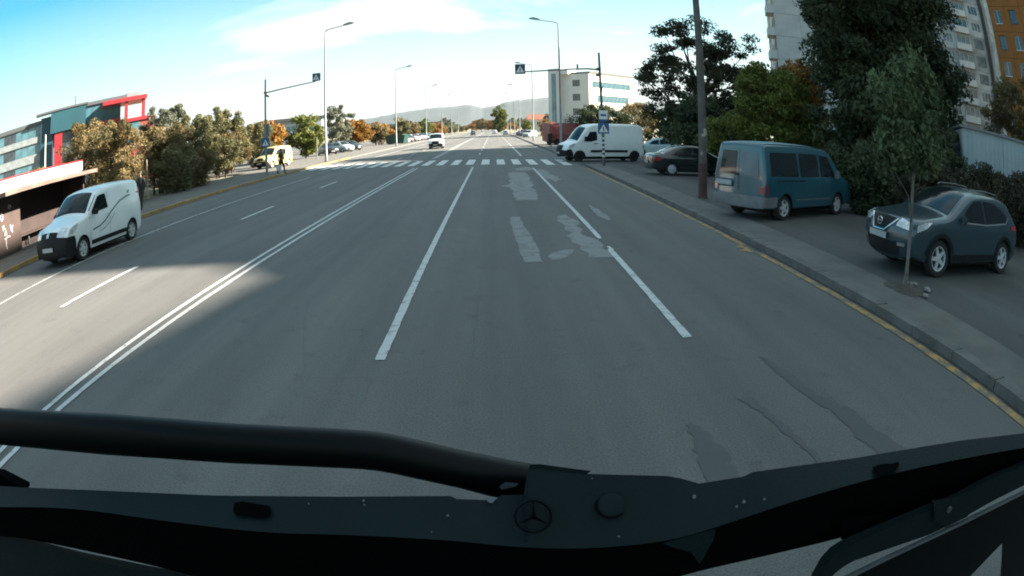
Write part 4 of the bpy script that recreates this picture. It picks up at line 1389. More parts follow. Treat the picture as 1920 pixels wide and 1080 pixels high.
# ------------------------------------------------------------------ buildings
PANE = mat('window_pane', (0.020, 0.028, 0.034), 0.08, var=0.4, scale=0.8, spec=0.8)
PANE_C = mat('window_pane_curtained', (0.10, 0.12, 0.12), 0.15, var=0.5, scale=1.5, spec=0.7)
PANE_T = mat('window_pane_teal', (0.05, 0.12, 0.15), 0.08, var=0.4, scale=0.5, spec=0.8)
FRAME_W = mat('window_frame_white', (0.55, 0.57, 0.57), 0.6, var=0.1, scale=3)
FRAME_D = mat('window_frame_dark', (0.06, 0.065, 0.07), 0.6, var=0.1, scale=3)
GREY_PAN = mat('panel_grey', (0.24, 0.25, 0.26), 0.9, var=0.22, scale=0.7, bump=0.2, bscale=8)
GREY_PAN2 = mat('panel_pale_grey', (0.34, 0.36, 0.37), 0.9, var=0.18, scale=0.7, bump=0.2, bscale=8)
WHITE_PAN = mat('panel_offwhite', (0.42, 0.43, 0.43), 0.9, var=0.12, scale=0.5, bump=0.15, bscale=8)
ORANGE_PAN = mat('render_orange', (0.24, 0.088, 0.018), 0.9, var=0.15, scale=0.4, bump=0.15, bscale=10)
JOINT = mat('panel_joint', (0.05, 0.05, 0.05), 0.95, var=0.2, scale=2)
CREAM = mat('office_cream', (0.56, 0.50, 0.44), 0.85, var=0.06, scale=0.3)
CREAM_S = mat('office_pale', (0.55, 0.53, 0.50), 0.85, var=0.06, scale=0.3)
ROOFM = mat('roof_felt', (0.12, 0.12, 0.12), 0.9, var=0.2, scale=1)
TEAL = mat('cladding_teal', (0.010, 0.052, 0.068), 0.45, var=0.12, scale=0.3)
TEAL_D = mat('cladding_blue', (0.010, 0.040, 0.066), 0.45, var=0.12, scale=0.3)
REDM = mat('cladding_red', (0.24, 0.012, 0.018), 0.45, var=0.12, scale=0.4)
REDO = mat('render_red_orange', (0.22, 0.034, 0.02), 0.7, var=0.2, scale=0.4)
SPAND = mat('spandrel_white', (0.16, 0.18, 0.19), 0.6, var=0.2, scale=1.2)

CACHE = {}


def panel_mesh(bw, fh, win, m, th=0.22, gap=0.018):
    """wall panel with a window opening; local x along, y inwards, z up; origin bottom left"""
    k = ('p', bw, fh, win, m.name)
    if k in CACHE:
        return CACHE[k]
    mb = MB()
    us, zs = [gap, bw - gap], [gap, fh - gap]
    if win:
        w, h, sl = win
        u0 = (bw - w) / 2
        us = [gap, u0, u0 + w, bw - gap]
        zs = [gap, sl, sl + h, fh - gap]
    for i in range(len(us) - 1):
        for j in range(len(zs) - 1):
            if win and i == 1 and j == 1:
                continue
            mb.add([(us[i], 0, zs[j]), (us[i + 1], 0, zs[j]), (us[i + 1], 0, zs[j + 1]), (us[i], 0, zs[j + 1])], [(0, 1, 2, 3)])

    def ring(a, b, c, d, flip):
        q = [(a, c), (b, c), (b, d), (a, d)]
        for i in range(4):
            p, r = q[i], q[(i + 1) % 4]
            v = [(p[0], 0, p[1]), (p[0], th, p[1]), (r[0], th, r[1]), (r[0], 0, r[1])]
            mb.add(v, [(0, 1, 2, 3) if flip else (3, 2, 1, 0)])
    ring(us[0], us[-1], zs[0], zs[-1], False)
    if win:
        ring(us[1], us[2], zs[1], zs[2], True)
    CACHE[k] = mb.mesh('panel', m)
    return CACHE[k]


def window_mesh(w, h, m, lights=2, bar=0.06):
    k = ('w', w, h, m.name, lights)
    if k in CACHE:
        return CACHE[k]
    mb = MB()
    mb.box((0, 0, 0), (bar, 0.06, h)).box((w - bar, 0, 0), (w, 0.06, h))
    mb.box((bar, 0, 0), (w - bar, 0.06, bar)).box((bar, 0, h - bar), (w - bar, 0.06, h))
    for i in range(1, lights):
        u = w * i / lights
        mb.box((u - bar / 2, 0.004, bar), (u + bar / 2, 0.056, h - bar))
    mb.box((-0.05, -0.16, -0.06), (w + 0.05, 0.0, -0.02))
    CACHE[k] = mb.mesh('window', m)
    return CACHE[k]


def pane_mesh(w, h, m):
    k = ('g', w, h, m.name)
    if k in CACHE:
        return CACHE[k]
    CACHE[k] = MB().box((0.03, 0.02, 0.03), (w - 0.03, 0.035, h - 0.03)).mesh('pane', m)
    return CACHE[k]


def add_window(root, x, y, z, rz, w, h, fm=FRAME_W, pm=PANE, lights=2):
    o = link('window', window_mesh(w, h, fm, lights), root, (x, y, z), rz)
    link('pane', pane_mesh(w, h, pm), o)
    return o


def panel_face(root, ox, oy, rz, ncol, nfl, bw, fh, z0, win, mats, seed=1, skip=None, balcony=(), lights=2, fm=FRAME_W, vary=True, nowin=()):
    """grid of panels with windows on one face; (ox, oy) = bottom-left corner in the building's own axes"""
    rnd = random.Random(seed)
    c, s = math.cos(rz), math.sin(rz)

    def L(u, v):
        return ox + u * c - v * s, oy + u * s + v * c
    for i in range(ncol):
        for j in range(nfl):
            if skip and skip(i, j):
                continue
            m = mats[(i * 7 + j * 3 + rnd.randrange(3)) % len(mats)] if len(mats) > 1 else mats[0]
            wn_ = None if i in nowin else win
            x, y = L(i * bw, 0)
            z = z0 + j * fh
            if i in balcony:
                link('panel', panel_mesh(bw, fh, (bw - 0.5, 1.55, 0.95), m), root, (x, y, z), rz)
                xx, yy = L(i * bw + 0.25, 0.12)
                add_window(root, xx, yy, z + 0.95, rz, bw - 0.5, 1.55, fm, rnd.choice((PANE, PANE_C)), 3)
                k = ('balc', bw)
                if k not in CACHE:
                    CACHE[k] = MB().box((0.06, -0.95, 0.0), (bw - 0.06, -0.85, 1.02)).box((0.06, -0.85, 0), (0.14, -0.01, 1.0)).box((bw - 0.14, -0.85, 0), (bw - 0.06, -0.01, 1.0)).box((0.15, -0.84, 0.02), (bw - 0.15, -0.01, 0.12)).mesh('balcony', WHITE_PAN)
                link('balcony', CACHE[k], root, (x, y, z + 0.02), rz)
                continue
            link('panel', panel_mesh(bw, fh, wn_, m), root, (x, y, z), rz)
            if wn_:
                w, h, sl = wn_
                xx, yy = L(i * bw + (bw - w) / 2, 0.10)
                add_window(root, xx, yy, z + sl, rz, w, h, fm if rnd.random() < 0.75 or not vary else FRAME_D, rnd.choice((PANE, PANE, PANE_C)) if vary else PANE, lights)


def core(root, W, D, h, m=JOINT, off=0.21, z0=-0.3):
    mb = MB().box((off, off, z0), (W - off, D - off, h - 0.01))
    mb.build('core_wall', m, root)
    MB().box((-0.15, -0.15, h), (W + 0.15, D + 0.15, h + 0.5)).build('roof', ROOFM, root)


# white tower behind the pine: blank gable towards us, windows on its road side
U = Vector((0.93, -0.37)).normalized()
b = thing('apartment_tower', 'pale concrete tower with blank gable left of the huge dark tree', 'building', (31.5, 64.6, 0), heading(U.x, U.y))
core(b, 12.8, 15.0, 22.4)
panel_face(b, 0, 0, 0, 4, 8, 3.2, 2.8, 0, None, [WHITE_PAN], 3)
panel_face(b, 0, 15.0, -math.pi / 2, 5, 8, 3.0, 2.8, 0, (1.5, 1.5, 0.9), [GREY_PAN, WHITE_PAN], 4, balcony=(4,))

# grey block seen right of the huge tree
U = Vector((0.69, -0.724)).normalized()
C0 = Vector((67.5, 64.0)) - U * 14.0
b = thing('apartment_block', 'grey panel apartment block with white balconies beside the orange one', 'building', (C0.x, C0.y, 0), heading(U.x, U.y))
core(b, 19.2, 12, 36.4)
panel_face(b, 0, 0, 0, 6, 13, 3.2, 2.8, 0, (1.9, 1.5, 0.9), [GREY_PAN, GREY_PAN2, GREY_PAN], 8, balcony=(1, 4), lights=3)
MB().box((19.3, -0.06, 0), (38.4, 12, 52.0)).build('hidden_shade_wing', GREY_PAN, b)  # hidden wing added behind the orange block, height set to shade the left pavement
MB().box((19.2, -0.5, 0), (19.9, -0.07, 40.0)).build('painted_shade_strip', mat('recess_shade', (0.02, 0.022, 0.025), 0.8), b)  # shade of a recess, painted as a dark strip on the facade

# orange block, parallel to the road
b = thing('apartment_block', 'orange rendered apartment block at the right edge', 'building', (48.3, 38.9, 0), heading(0, -1))
core(b, 12.0, 13, 33.6)
panel_face(b, 0, 0, 0, 4, 12, 3.0, 2.8, 0, (1.4, 1.5, 0.9), [ORANGE_PAN], 5)
MB().box((-0.7, -0.12, 0), (-0.02, 12.9, 33.6)).build('insulation_edge', mat('render_pale', (0.45, 0.42, 0.38), 0.9, var=0.3, scale=0.8), b)
MB().prism([(12.02, 0), (90, 0), (90, 29.9), (29, 29.2), (20.8, 27.3), (16.8, 26.85), (12.02, 28.7)], 0.0, 13.0, lambda u, v, h: (u, h, v)).build('unseen_shade_wing', GREY_PAN, b)  # unseen wing added for its shadow; sloping roofline shapes the sun patch

# cream office far ahead
U = Vector((0.75, 0.66)).normalized()
b = thing('office_block', 'cream office block with dark ribbon windows beyond the cargo van', 'building', (24.7, 163.0, 0), heading(U.x, U.y))
core(b, 19, 13, 16.6, CREAM_S, off=0.3)
fl = 3.9
hts = [0.0, 1.2, 3.0, 5.1, 6.9, 9.0, 10.8, 12.9, 14.5, 16.6]
for i in range(0, 9, 2):
    MB().box((0, 0, hts[i]), (19, 0.4, hts[i + 1])).build('facade_band', CREAM, b)
for i in range(1, 9, 2):
    z0, z1 = hts[i], hts[i + 1]
    u1 = 17.4 if i != 5 else 16.4
    u0 = 0.9 if i != 5 else 3.0
    MB().box((0, 0, z0), (u0, 0.4, z1)).build('facade_pier', CREAM, b)
    MB().box((u1, 0, z0), (19, 0.4, z1)).build('facade_pier', CREAM, b)
    n = 8
    for k in range(n):
        w = (u1 - u0) / n
        add_window(b, u0 + k * w, 0.15, z0, 0, w, z1 - z0, FRAME_D, PANE_T, 1)
# its shaded side with a column of square windows, and the stair tower
hz = [0, 1.6, 3.4, 5.5, 7.3, 9.4, 11.2, 13.3, 15.0, 16.6]
for i in range(0, 9, 2):
    MB().box((-0.4, 0.0, hz[i]), (0.0, 9.0, hz[i + 1])).build('side_wall', CREAM_S, b)
for i in range(1, 9, 2):
    MB().box((-0.4, 0.0, hz[i]), (0.0, 3.0, hz[i + 1])).build('side_wall', CREAM_S, b)
    MB().box((-0.4, 5.6, hz[i]), (0.0, 9.0, hz[i + 1])).build('side_wall', CREAM_S, b)
    add_window(b, -0.25, 5.6, hz[i], -math.pi / 2, 2.6, hz[i + 1] - hz[i], FRAME_D, PANE, 1)
tw = MB().box((-1.6, 9.0, 0), (3, 13.2, 18.4)).build('stair_tower', CREAM_S, b)
MB().box((-1.75, 10.4, 1.0), (-1.61, 11.8, 17.0)).build('stair_glazing', PANE_T, tw)
MB().box((-1.5, 6.2, 16.62), (2, 9, 18.0)).build('plant_room', CREAM_S, b)

# blue office with the red terrace, far left
U = Vector((0.75, 0.6614)).normalized()
OB = Vector((-59.5, 67.6)) - U * 22.0
b = thing('office_building', 'teal and red modern office with open rooftop frame at the left', 'building', (OB.x, OB.y, 0), heading(U.x, U.y))
N2 = Vector((U.y, -U.x))


def buz(px, py):
    d = ray(px, py)
    t = (OB.x * N2.x + OB.y * N2.y) / (d.x * N2.x + d.y * N2.y)
    p = Vector((d.x * t - OB.x, d.y * t - OB.y))
    return p.x * U.x + p.y * U.y, CAM_H + d.z * t


u75, _ = buz(76, 260)
u100, _ = buz(100, 260)
u103, _ = buz(103, 285)
u117, zred = buz(117, 251)
u160, _ = buz(160, 220)
u225, _ = buz(226, 215)
u250, _ = buz(241, 215)
u268, _ = buz(268, 215)
u285, _ = buz(286, 260)
H1 = 11.6
bands = [(0, 0.9, SPAND), (0.9, 2.7, None), (2.7, 3.8, SPAND), (3.8, 5.7, None), (5.7, 6.9, SPAND), (6.9, 8.5, None), (8.5, 9.4, SPAND), (9.4, 11.0, None), (11.0, H1, FRAME_D)]
ul = -14.0
MB().box((ul, 0.6, -0.3), (u225 - 0.3, 12, 10.5)).build('core_wall', mat('office_core', (0.10, 0.11, 0.12), 0.8), b)
for z0, z1, m in bands:
    if m:
        MB().box((ul, 0, z0), (u75, 0.5, z1)).build('spandrel_band', m, b)
    else:
        nb = 12
        wbay = (u75 - ul) / nb
        for k in range(nb):
            add_window(b, ul + k * wbay, 0.22, z0, 0, wbay, z1 - z0, FRAME_D, PANE_T if (k + int(z0)) % 3 else PANE, 2)
MB().box((u75, -0.35, 0), (u100, 0.6, 11.8)).build('teal_pier', TEAL_D, b)
_, zt0 = buz(158, 237)
MB().box((u100 - 0.6, -1.3, zt0), (u160, 0.6, 12.2)).build('teal_box', TEAL, b)
MB().box((u75 - 1, -1.45, 12.22), (u160 + 0.3, 0.6, 12.5)).build('roof_edge', FRAME_D, b)
MB().box((u103 - 0.1, -2.2, 0), (u117, -1.4, zred)).build('red_pylon', REDM, b)
nb = 6
wbay = (u225 - u117) / nb
for z0, z1 in ((0.2, 3.3), (3.5, zt0 - 0.1)):
    for k in range(nb):
        add_window(b, u117 + k * wbay, 0.3, z0, 0, wbay, z1 - z0, FRAME_D, PANE, 2)
_, zor = buz(200, 225)
wt = (u225 - u160) / 5
for k in range(5):
    add_window(b, u160 + k * wt, 0.2, zor, 0, wt, 12.0 - zor, FRAME_D, PANE_T, 1)
MB().box((u160, -0.1, 12.0), (u225 + 1, 0.5, 12.5)).build('roof_edge', FRAME_D, b)
MB().box((u160 + 2.5, -0.25, 2.0), (u225, 0.19, zor - 0.02)).build('orange_wall', REDO, b)
_, zter = buz(255, 222)
_, ztop = buz(255, 183)
MB().box((u225, -2.4, 0), (u285, 5, zter - 0.5)).build('red_wall', REDO, b)
MB().box((u225 - 0.3, -2.7, zter - 0.48), (u285 + 0.1, 5.2, zter)).build('terrace_slab', REDM, b)
for uu in (u225 + 0.7, u268 - 0.3):
    MB().box((uu - 0.25, -2.5, zter + 0.01), (uu + 0.25, -2.0, ztop - 0.6)).build('terrace_post', REDM, b)
MB().box((u225 - 3.4, -2.8, ztop - 0.58), (u268 + 0.2, 4, ztop)).build('terrace_roof', REDM, b)
MB().box((u250 - 0.6, 0, ztop + 0.01), (u268 - 0.8, 2, ztop + 0.9)).build('roof_unit', SPAND, b)
MB().box((u250 - 0.7, -2.45, 4.4), (u250 + 1.6, -2.41, 8.2)).build('terrace_window', PANE_T, b)
MB().box((u285 + 0.01, -1.8, 0), (u285 + 2.0, 5, zter - 0.7)).build('grey_wing', GREY_PAN2, b)
MB().tube([(u100 + 4, 2, 12), (u100 + 4, 2, 14.2)], 0.12, 6).build('roof_mast', FRAME_D, b)

# small far buildings on the left
b = thing('far_building', 'small grey blue building with flat roof behind the left signal post', 'building', (-47, 122, 0), heading(0.93, 0.36))
MB().box((0, 0, 0), (13, 9, 6.4)).build('wall', GREY_PAN2, b)
MB().box((-0.6, -0.6, 6.41), (13.6, 9.6, 7.0)).build('roof', FRAME_D, b)
for k in range(5):
    add_window(b, 0.8 + k * 2.4, -0.08, 3.9, 0, 1.9, 1.5, FRAME_W, PANE_T, 2)
b = thing('far_building', 'long pale low building below the hills on the left', 'building', (-46, 262, 0), heading(1, 0.08))
MB().box((0, 0, 0), (26, 10, 5.4)).build('wall', CREAM, b)
MB().box((-0.4, -0.4, 5.41), (26.4, 10.4, 5.9)).build('roof', SPAND, b)
for k in range(9):
    add_window(b, 1.2 + k * 2.7, -0.08, 1.6, 0, 1.7, 1.6, FRAME_W, PANE, 2)
b = thing('far_building', 'small pale house between the far right lamps and hills', 'building', (16, 300, 0), heading(1, -0.1))
MB().box((0, 0, 0), (10, 9, 6.0)).build('wall', CREAM, b)
MB().add([(-0.5, -0.5, 6), (10.5, -0.5, 6), (10.5, 9.5, 6), (-0.5, 9.5, 6), (-0.5, 4.5, 8.6), (10.5, 4.5, 8.6)], [(0, 1, 5, 4), (2, 3, 4, 5), (0, 4, 3), (1, 2, 5), (0, 3, 2, 1)]).build('roof', mat('roof_tiles', (0.26, 0.10, 0.06), 0.85, var=0.2, scale=2), b)
for k in range(3):
    add_window(b, 1.2 + k * 3, -0.08, 3.4, 0, 1.5, 1.5, FRAME_W, PANE, 2)

# pale metal panels above the hedge on the right
b = thing('metal_shed', 'pale blue grey sheet metal shed wall above the hedge at the right edge', 'shed', (17.6, 17.4, 0.1), heading(0.80, -0.60))
SHEET = mat('sheet_metal_pale', (0.27, 0.32, 0.335), 0.55, var=0.12, scale=0.8)
for k in range(5):
    mb = MB().box((k * 2.25 + 0.01, 0, 0.05), (k * 2.25 + 2.24, 0.05, 3.55))
    for q in range(1, 9):
        mb.box((k * 2.25 + q * 0.25 - 0.02, -0.02, 0.06), (k * 2.25 + q * 0.25 + 0.02, -0.001, 3.54))
    mb.build('panel', SHEET, b)
MB().box((-0.05, 0.06, 0), (11.3, 4.0, 3.5)).build('wall', GREY_PAN2, b)
MB().box((-0.15, -0.12, 3.56), (11.4, 4.2, 3.66)).build('roof', GREYP, b)
MB().box((-0.9, 0.9, 0), (-0.08, 2.2, 3.0)).build('side_box', mat('shed_blue', (0.05, 0.09, 0.13), 0.6), b)

# bus shelter, kiosk canopy and yellow stand on the left
BROWN = mat('shelter_brown', (0.046, 0.027, 0.022), 0.7, var=0.2, scale=1.5)
BROWN_D = mat('shelter_dark', (0.030, 0.018, 0.016), 0.8, var=0.2, scale=1.5)
WHITEP = mat('graffiti_white', (0.55, 0.55, 0.54), 0.7, var=0.1, scale=8)
b = thing('bus_shelter', 'dark brown bus shelter with white graffiti behind the parked white van', 'bus shelter', (-17.0, 14.2, 0.12))
MB().box((-1.35, -0.1, 0), (-1.25, 6.4, 2.12)).build('back_wall', BROWN_D, b)
MB().box((-1.24, -0.1, 0), (-0.30, 0.0, 2.12)).build('end_wall', BROWN, b)
fp = MB().box((-0.32, 0.01, 0), (-0.24, 1.75, 2.12)).build('front_panel', BROWN, b)
MB().box((-1.24, 6.3, 0), (0.2, 6.4, 2.12)).build('end_wall', BROWN_D, b)
MB().box((-1.5, -0.3, 2.13), (0.95, 6.6, 2.28)).build('roof', mat('shelter_roof', (0.13, 0.085, 0.07), 0.8, var=0.2, scale=1.2), b)
MB().box((-1.2, 2.2, 0.42), (-0.8, 6.0, 0.48)).build('bench', BROWN, b)
for yy in (3.0, 5.4):
    MB().box((-1.1, yy, 0), (-1.0, yy + 0.08, 0.41)).build('bench_leg', FRAME_D, b)
for k, loop in enumerate(([(0.35, 1.45), (0.28, 1.30), (0.36, 1.18), (0.46, 1.24), (0.45, 1.40), (0.38, 1.46)], [(0.55, 0.62), (0.62, 0.9), (0.68, 0.62), (0.64, 0.74), (0.58, 0.74)], [(0.52, 0.50), (0.76, 0.56), (0.92, 0.54)], [(0.62, 0.48), (0.6, 0.28), (0.64, 0.14)], [(0.98, 0.95), (1.02, 0.75), (1.10, 0.62), (1.08, 0.82), (1.16, 0.9)], [(0.95, 1.68), (0.9, 1.56), (1.0, 1.52), (1.04, 1.66), (1.1, 1.56)], [(0.40, 1.0), (0.44, 0.8), (0.5, 1.02), (0.52, 0.86)])):
    MB().tube([(-0.232, y, z + 0.12) for y, z in loop], 0.022, 5).build('graffiti', WHITEP, fp)
b = thing('kiosk', 'white kiosk canopy with a red top stripe behind the bus shelter', 'kiosk', (-21.0, 13.0, 0.09))
prof = [(0, 2.35), (0.35, 2.30), (0.5, 2.45), (0.5, 2.85), (-0.1, 2.85)]
MB().prism([(x, z) for x, z in prof], 0.0, 12.0, lambda u, v, h: (u, h, v)).build('canopy', mat('kiosk_white', (0.55, 0.55, 0.53), 0.5, var=0.06, scale=1), b)
MB().box((-0.12, -0.01, 2.852), (0.515, 12.01, 2.93)).build('red_stripe', REDM, b)
MB().box((-2.5, 0.1, 0), (-0.15, 11.9, 2.8)).build('wall', WHITE_PAN, b)
b = thing('ticket_stand', 'yellow framed stand at the left edge beside the bus shelter', 'stand', (-17.4, 12.55, 0.12))
YEL = mat('stand_yellow', (0.55, 0.30, 0.04), 0.6, var=0.12, scale=2)
MB().box((-0.5, 0, 0), (0.1, 1.3, 0.7)).build('base', YEL, b)
for yy in (0.0, 1.18):
    MB().box((-0.04, yy, 0.71), (0.1, yy + 0.12, 2.0)).build('post', YEL, b)
MB().box((-0.5, -0.05, 2.01), (0.14, 1.35, 2.12)).build('top', YEL, b)
MB().box((-0.45, 0.13, 0.72), (-0.3, 1.17, 1.98)).build('dark_board', FRAME_D, b)
b = thing('utility_box', 'grey green street cabinet on the left pavement edge', 'cabinet', (-15.9, 11.85, 0.12))
CAB = mat('cabinet_grey_green', (0.16, 0.19, 0.175), 0.6, var=0.12, scale=2)
MB().box((-0.25, -0.35, 0), (0.25, 0.45, 0.95)).build('body', CAB, b)
MB().box((-0.30, -0.40, 0.951), (0.30, 0.50, 1.02)).build('lid', CAB, b)
MB().box((0.251, -0.3, 0.1), (0.262, 0.4, 0.88)).build('door', CAB, b)
# green container at the head of the far left parked row
b = thing('waste_container', 'dark green metal container at the near end of the far left parked cars', 'container', (-19.6, 116.5, 0.12), heading(0.9, -0.35))
GRN = mat('container_green', (0.008, 0.05, 0.036), 0.5, var=0.15, scale=1)
MB().prism([(0, 0.15), (3.6, 0.15), (3.95, 1.5), (-0.2, 1.5)], 0, 1.7, lambda u, v, h: (u, h, v)).build('body', GRN, b)
MB().prism([(-0.25, 1.51), (4.0, 1.51), (3.4, 1.75), (0.4, 1.75)], -0.05, 1.75, lambda u, v, h: (u, h, v)).build('lid', GRN, b)
for u in (0.3, 3.2):
    MB().box((u, 0.1, 0), (u + 0.2, 1.6, 0.14)).build('skid', FRAME_D, b)
# ------------------------------------------------------------------ lamps, signs, poles
STEEL = mat('galvanised_steel', (0.22, 0.23, 0.235), 0.5, 0.4, var=0.15, scale=2)
STEEL_D = mat('dark_steel', (0.10, 0.105, 0.11), 0.5, 0.3, var=0.15, scale=2)
SIGN_B = mat('sign_blue', (0.015, 0.09, 0.22), 0.4, var=0.08, scale=4)
SIGN_W = mat('sign_white', (0.70, 0.71, 0.71), 0.4, var=0.04, scale=4)
SIGN_K = mat('sign_black', (0.012, 0.012, 0.013), 0.5, var=0.1, scale=4)


def lamp(label, group, side):
    """tall lamp post; arm reaches over the road towards local +x"""
    r = thing('street_lamp', label, 'street lamp', group=group)
    MB().tube([(0, 0, 0), (0, 0, 0.9), (0, 0, 0.95), (0, 0, 6), (0, 0, 12.1)], [0.13, 0.13, 0.105, 0.09, 0.06], 10).build('post', STEEL, r, smooth=50)
    MB().box((-0.19, -0.19, 0), (0.19, 0.19, 0.04)).build('base_plate', STEEL_D, r)
    MB().tube([(0, 0, 12.05), (0.12, 0, 12.22), (0.5, 0, 12.3), (1.9, 0, 12.5)], [0.055, 0.05, 0.045, 0.04], 8).build('arm', STEEL, r, smooth=50)
    hd = MB().prism([(1.7, 12.46), (2.65, 12.60), (2.68, 12.66), (2.3, 12.74), (1.75, 12.60)], -0.14, 0.14, lambda u, v, h: (u, h, v)).build('lamp_head', STEEL, r)
    MB().prism([(1.9, 12.47), (2.5, 12.56), (2.5, 12.58), (1.9, 12.49)], -0.11, 0.11, lambda u, v, h: (u, h, v - 0.02)).build('lens', LAMP_W, hd)
    return r


LY = [55.5, 98, 143, 187, 231, 276]
ordw = ['nearest', 'second', 'third', 'fourth', 'fifth', 'sixth']
l0 = lamp('tall grey street lamp, nearest in the left row', 'left row of street lamps', 0)
l0.location = (-14.9, LY[0], 0.12)
for k in range(1, 6):
    copy_tree(l0, (-14.9, LY[k], 0.12), 0, 'tall grey street lamp, %s in the left row' % ordw[k])
RY = [58.5, 99.5, 150, 187, 232, 276]
for k in range(6):
    o = copy_tree(l0, (6.1, RY[k], 0.12), math.pi, 'tall grey street lamp, %s in the right row' % ordw[k])
    o['group'] = 'right row of street lamps'


def tri(cx, cz, s):
    return [(cx - s, cz - s * 0.85), (cx + s, cz - s * 0.85), (cx, cz + s * 0.9)]


def walker(mb, cx, cz, s, F):
    """small walking figure with stripes underneath"""
    mb.lathe([(0.001, 0), (s * 0.11, 0)], lambda x, y, h: F(cx + x, cz + s * 0.42 + y, 0.0), 10)
    for a, b_ in (((0, 0.3), (0.0, 0.0)), ((0, 0.0), (0.16, -0.34)), ((0, 0.0), (-0.16, -0.34)), ((0, 0.24), (0.18, 0.06)), ((0, 0.24), (-0.17, 0.08))):
        p, q = Vector(a) * s, Vector(b_) * s
        t = (q - p).normalized()
        w = Vector((-t.y, t.x)) * s * 0.055
        mb.add([F(cx + v.x, cz + v.y, 0) for v in (p - w, p + w, q + w, q - w)], [(0, 1, 2, 3)])


def crossing_sign(root, x, z, size, y=-0.05, housing=False):
    """square blue pedestrian crossing sign facing -y in the root's axes"""
    s = size / 2
    o = MB().box((x - s, y - (0.0 if not housing else 0.16), z - s), (x + s, y + 0.02, z + s)).build('crossing_sign', SIGN_B if not housing else mat('sign_housing', (0.01, 0.045, 0.075), 0.45), root)
    yf = y - (0.003 if not housing else 0.163)
    F = lambda u, v, h: (u, yf - h, v)
    MB().add([F(u, v, 0) for u, v in tri(x, z - s * 0.02, s * 0.82)], [(0, 1, 2)]).build('white_triangle', SIGN_W, o)
    mb = MB()
    walker(mb, x, z - s * 0.22, s * 0.9, lambda u, v, h: (u, yf - 0.003, v))
    mb.build('walking_figure', SIGN_K, o)
    return o


# right-hand crossing gantry with bus stop plate
g = thing('sign_gantry', 'sign post with crossing signs and bus stop plate in front of the cargo van', 'sign post', (6.0, 35.0, 0.12))
MB().tube([(0, 0, 0), (-0.03, 0, 2.4), (-0.10, 0, 4.6), (-0.14, 0, 6.45)], [0.085, 0.075, 0.07, 0.06], 10).build('post', STEEL_D, g, smooth=50)
MB().tube([(-0.12, 0, 5.45), (-0.8, 0, 5.50), (-4.3, 0, 5.30)], [0.05, 0.045, 0.035], 8).build('arm', STEEL_D, g, smooth=50)
crossing_sign(g, -4.5, 5.45, 0.55, -0.04, True)
crossing_sign(g, 0.0, 2.12, 0.62, -0.10)
bp = MB().box((-0.24, -0.12, 2.62), (0.24, -0.09, 3.12)).build('bus_stop_plate', SIGN_W, g)
MB().box((-0.24, -0.123, 2.50), (0.24, -0.088, 2.615)).build('plate_footer', SIGN_B, bp)
mb = MB()
F = lambda u, v, h: (u, -0.123 - h, v)
mb.prism([(-0.16, 2.80), (0.16, 2.80), (0.16, 2.92), (-0.16, 2.92)], 0, 0.002, F)
mb.build('bus_symbol', SIGN_B, bp)
for z, r_ in ((5.2, 0.09), (5.55, 0.08)):
    MB().tube([(-0.1, -0.08, z), (-0.34, -0.16, z - 0.1)], [r_, r_ * 0.9], 8).build('floodlight', STEEL_D, g)
MB().box((-0.13, -0.09, 4.2), (0.0, 0.09, 4.5)).build('control_box', STEEL_D, g)
MB().tube([(-1.35, 0, 5.52), (-1.35, 0, 5.75)], 0.05, 8).build('camera_bracket', STEEL_D, g)
for k in range(5):
    MB().box((-0.1, -0.083, 0.5 + k * 0.25), (0.05, -0.079, 0.6 + k * 0.25)).build('sticker', SIGN_W, g)

# left-hand crossing gantry
g = thing('sign_gantry', 'grey sign post with long arm and hanging crossing sign on the left pavement', 'sign post', (-15.15, 40.4, 0.12))
MB().tube([(0, 0, 0), (0, 0, 3), (0, 0, 6.6)], [0.085, 0.075, 0.06], 10).build('post', STEEL, g, smooth=50)
MB().tube([(0.02, 0, 5.65), (1.0, 0, 5.75), (3.65, 0, 6.0)], [0.05, 0.045, 0.035], 8).build('arm', STEEL, g, smooth=50)
crossing_sign(g, 3.75, 6.28, 0.52, -0.04, True)
crossing_sign(g, 0.0, 2.25, 0.60, -0.10)
MB().box((-0.16, 0.09, 2.6), (0.24, 0.16, 3.5)).build('grey_plate', STEEL, g)
MB().tube([(0.05, -0.05, 5.5), (0.3, -0.14, 5.35)], [0.08, 0.07], 8).build('floodlight', STEEL_D, g)
mb = MB().box((-0.09, -0.09, 5.6), (0.09, 0.09, 5.72)).build('clamp', REDM, g)

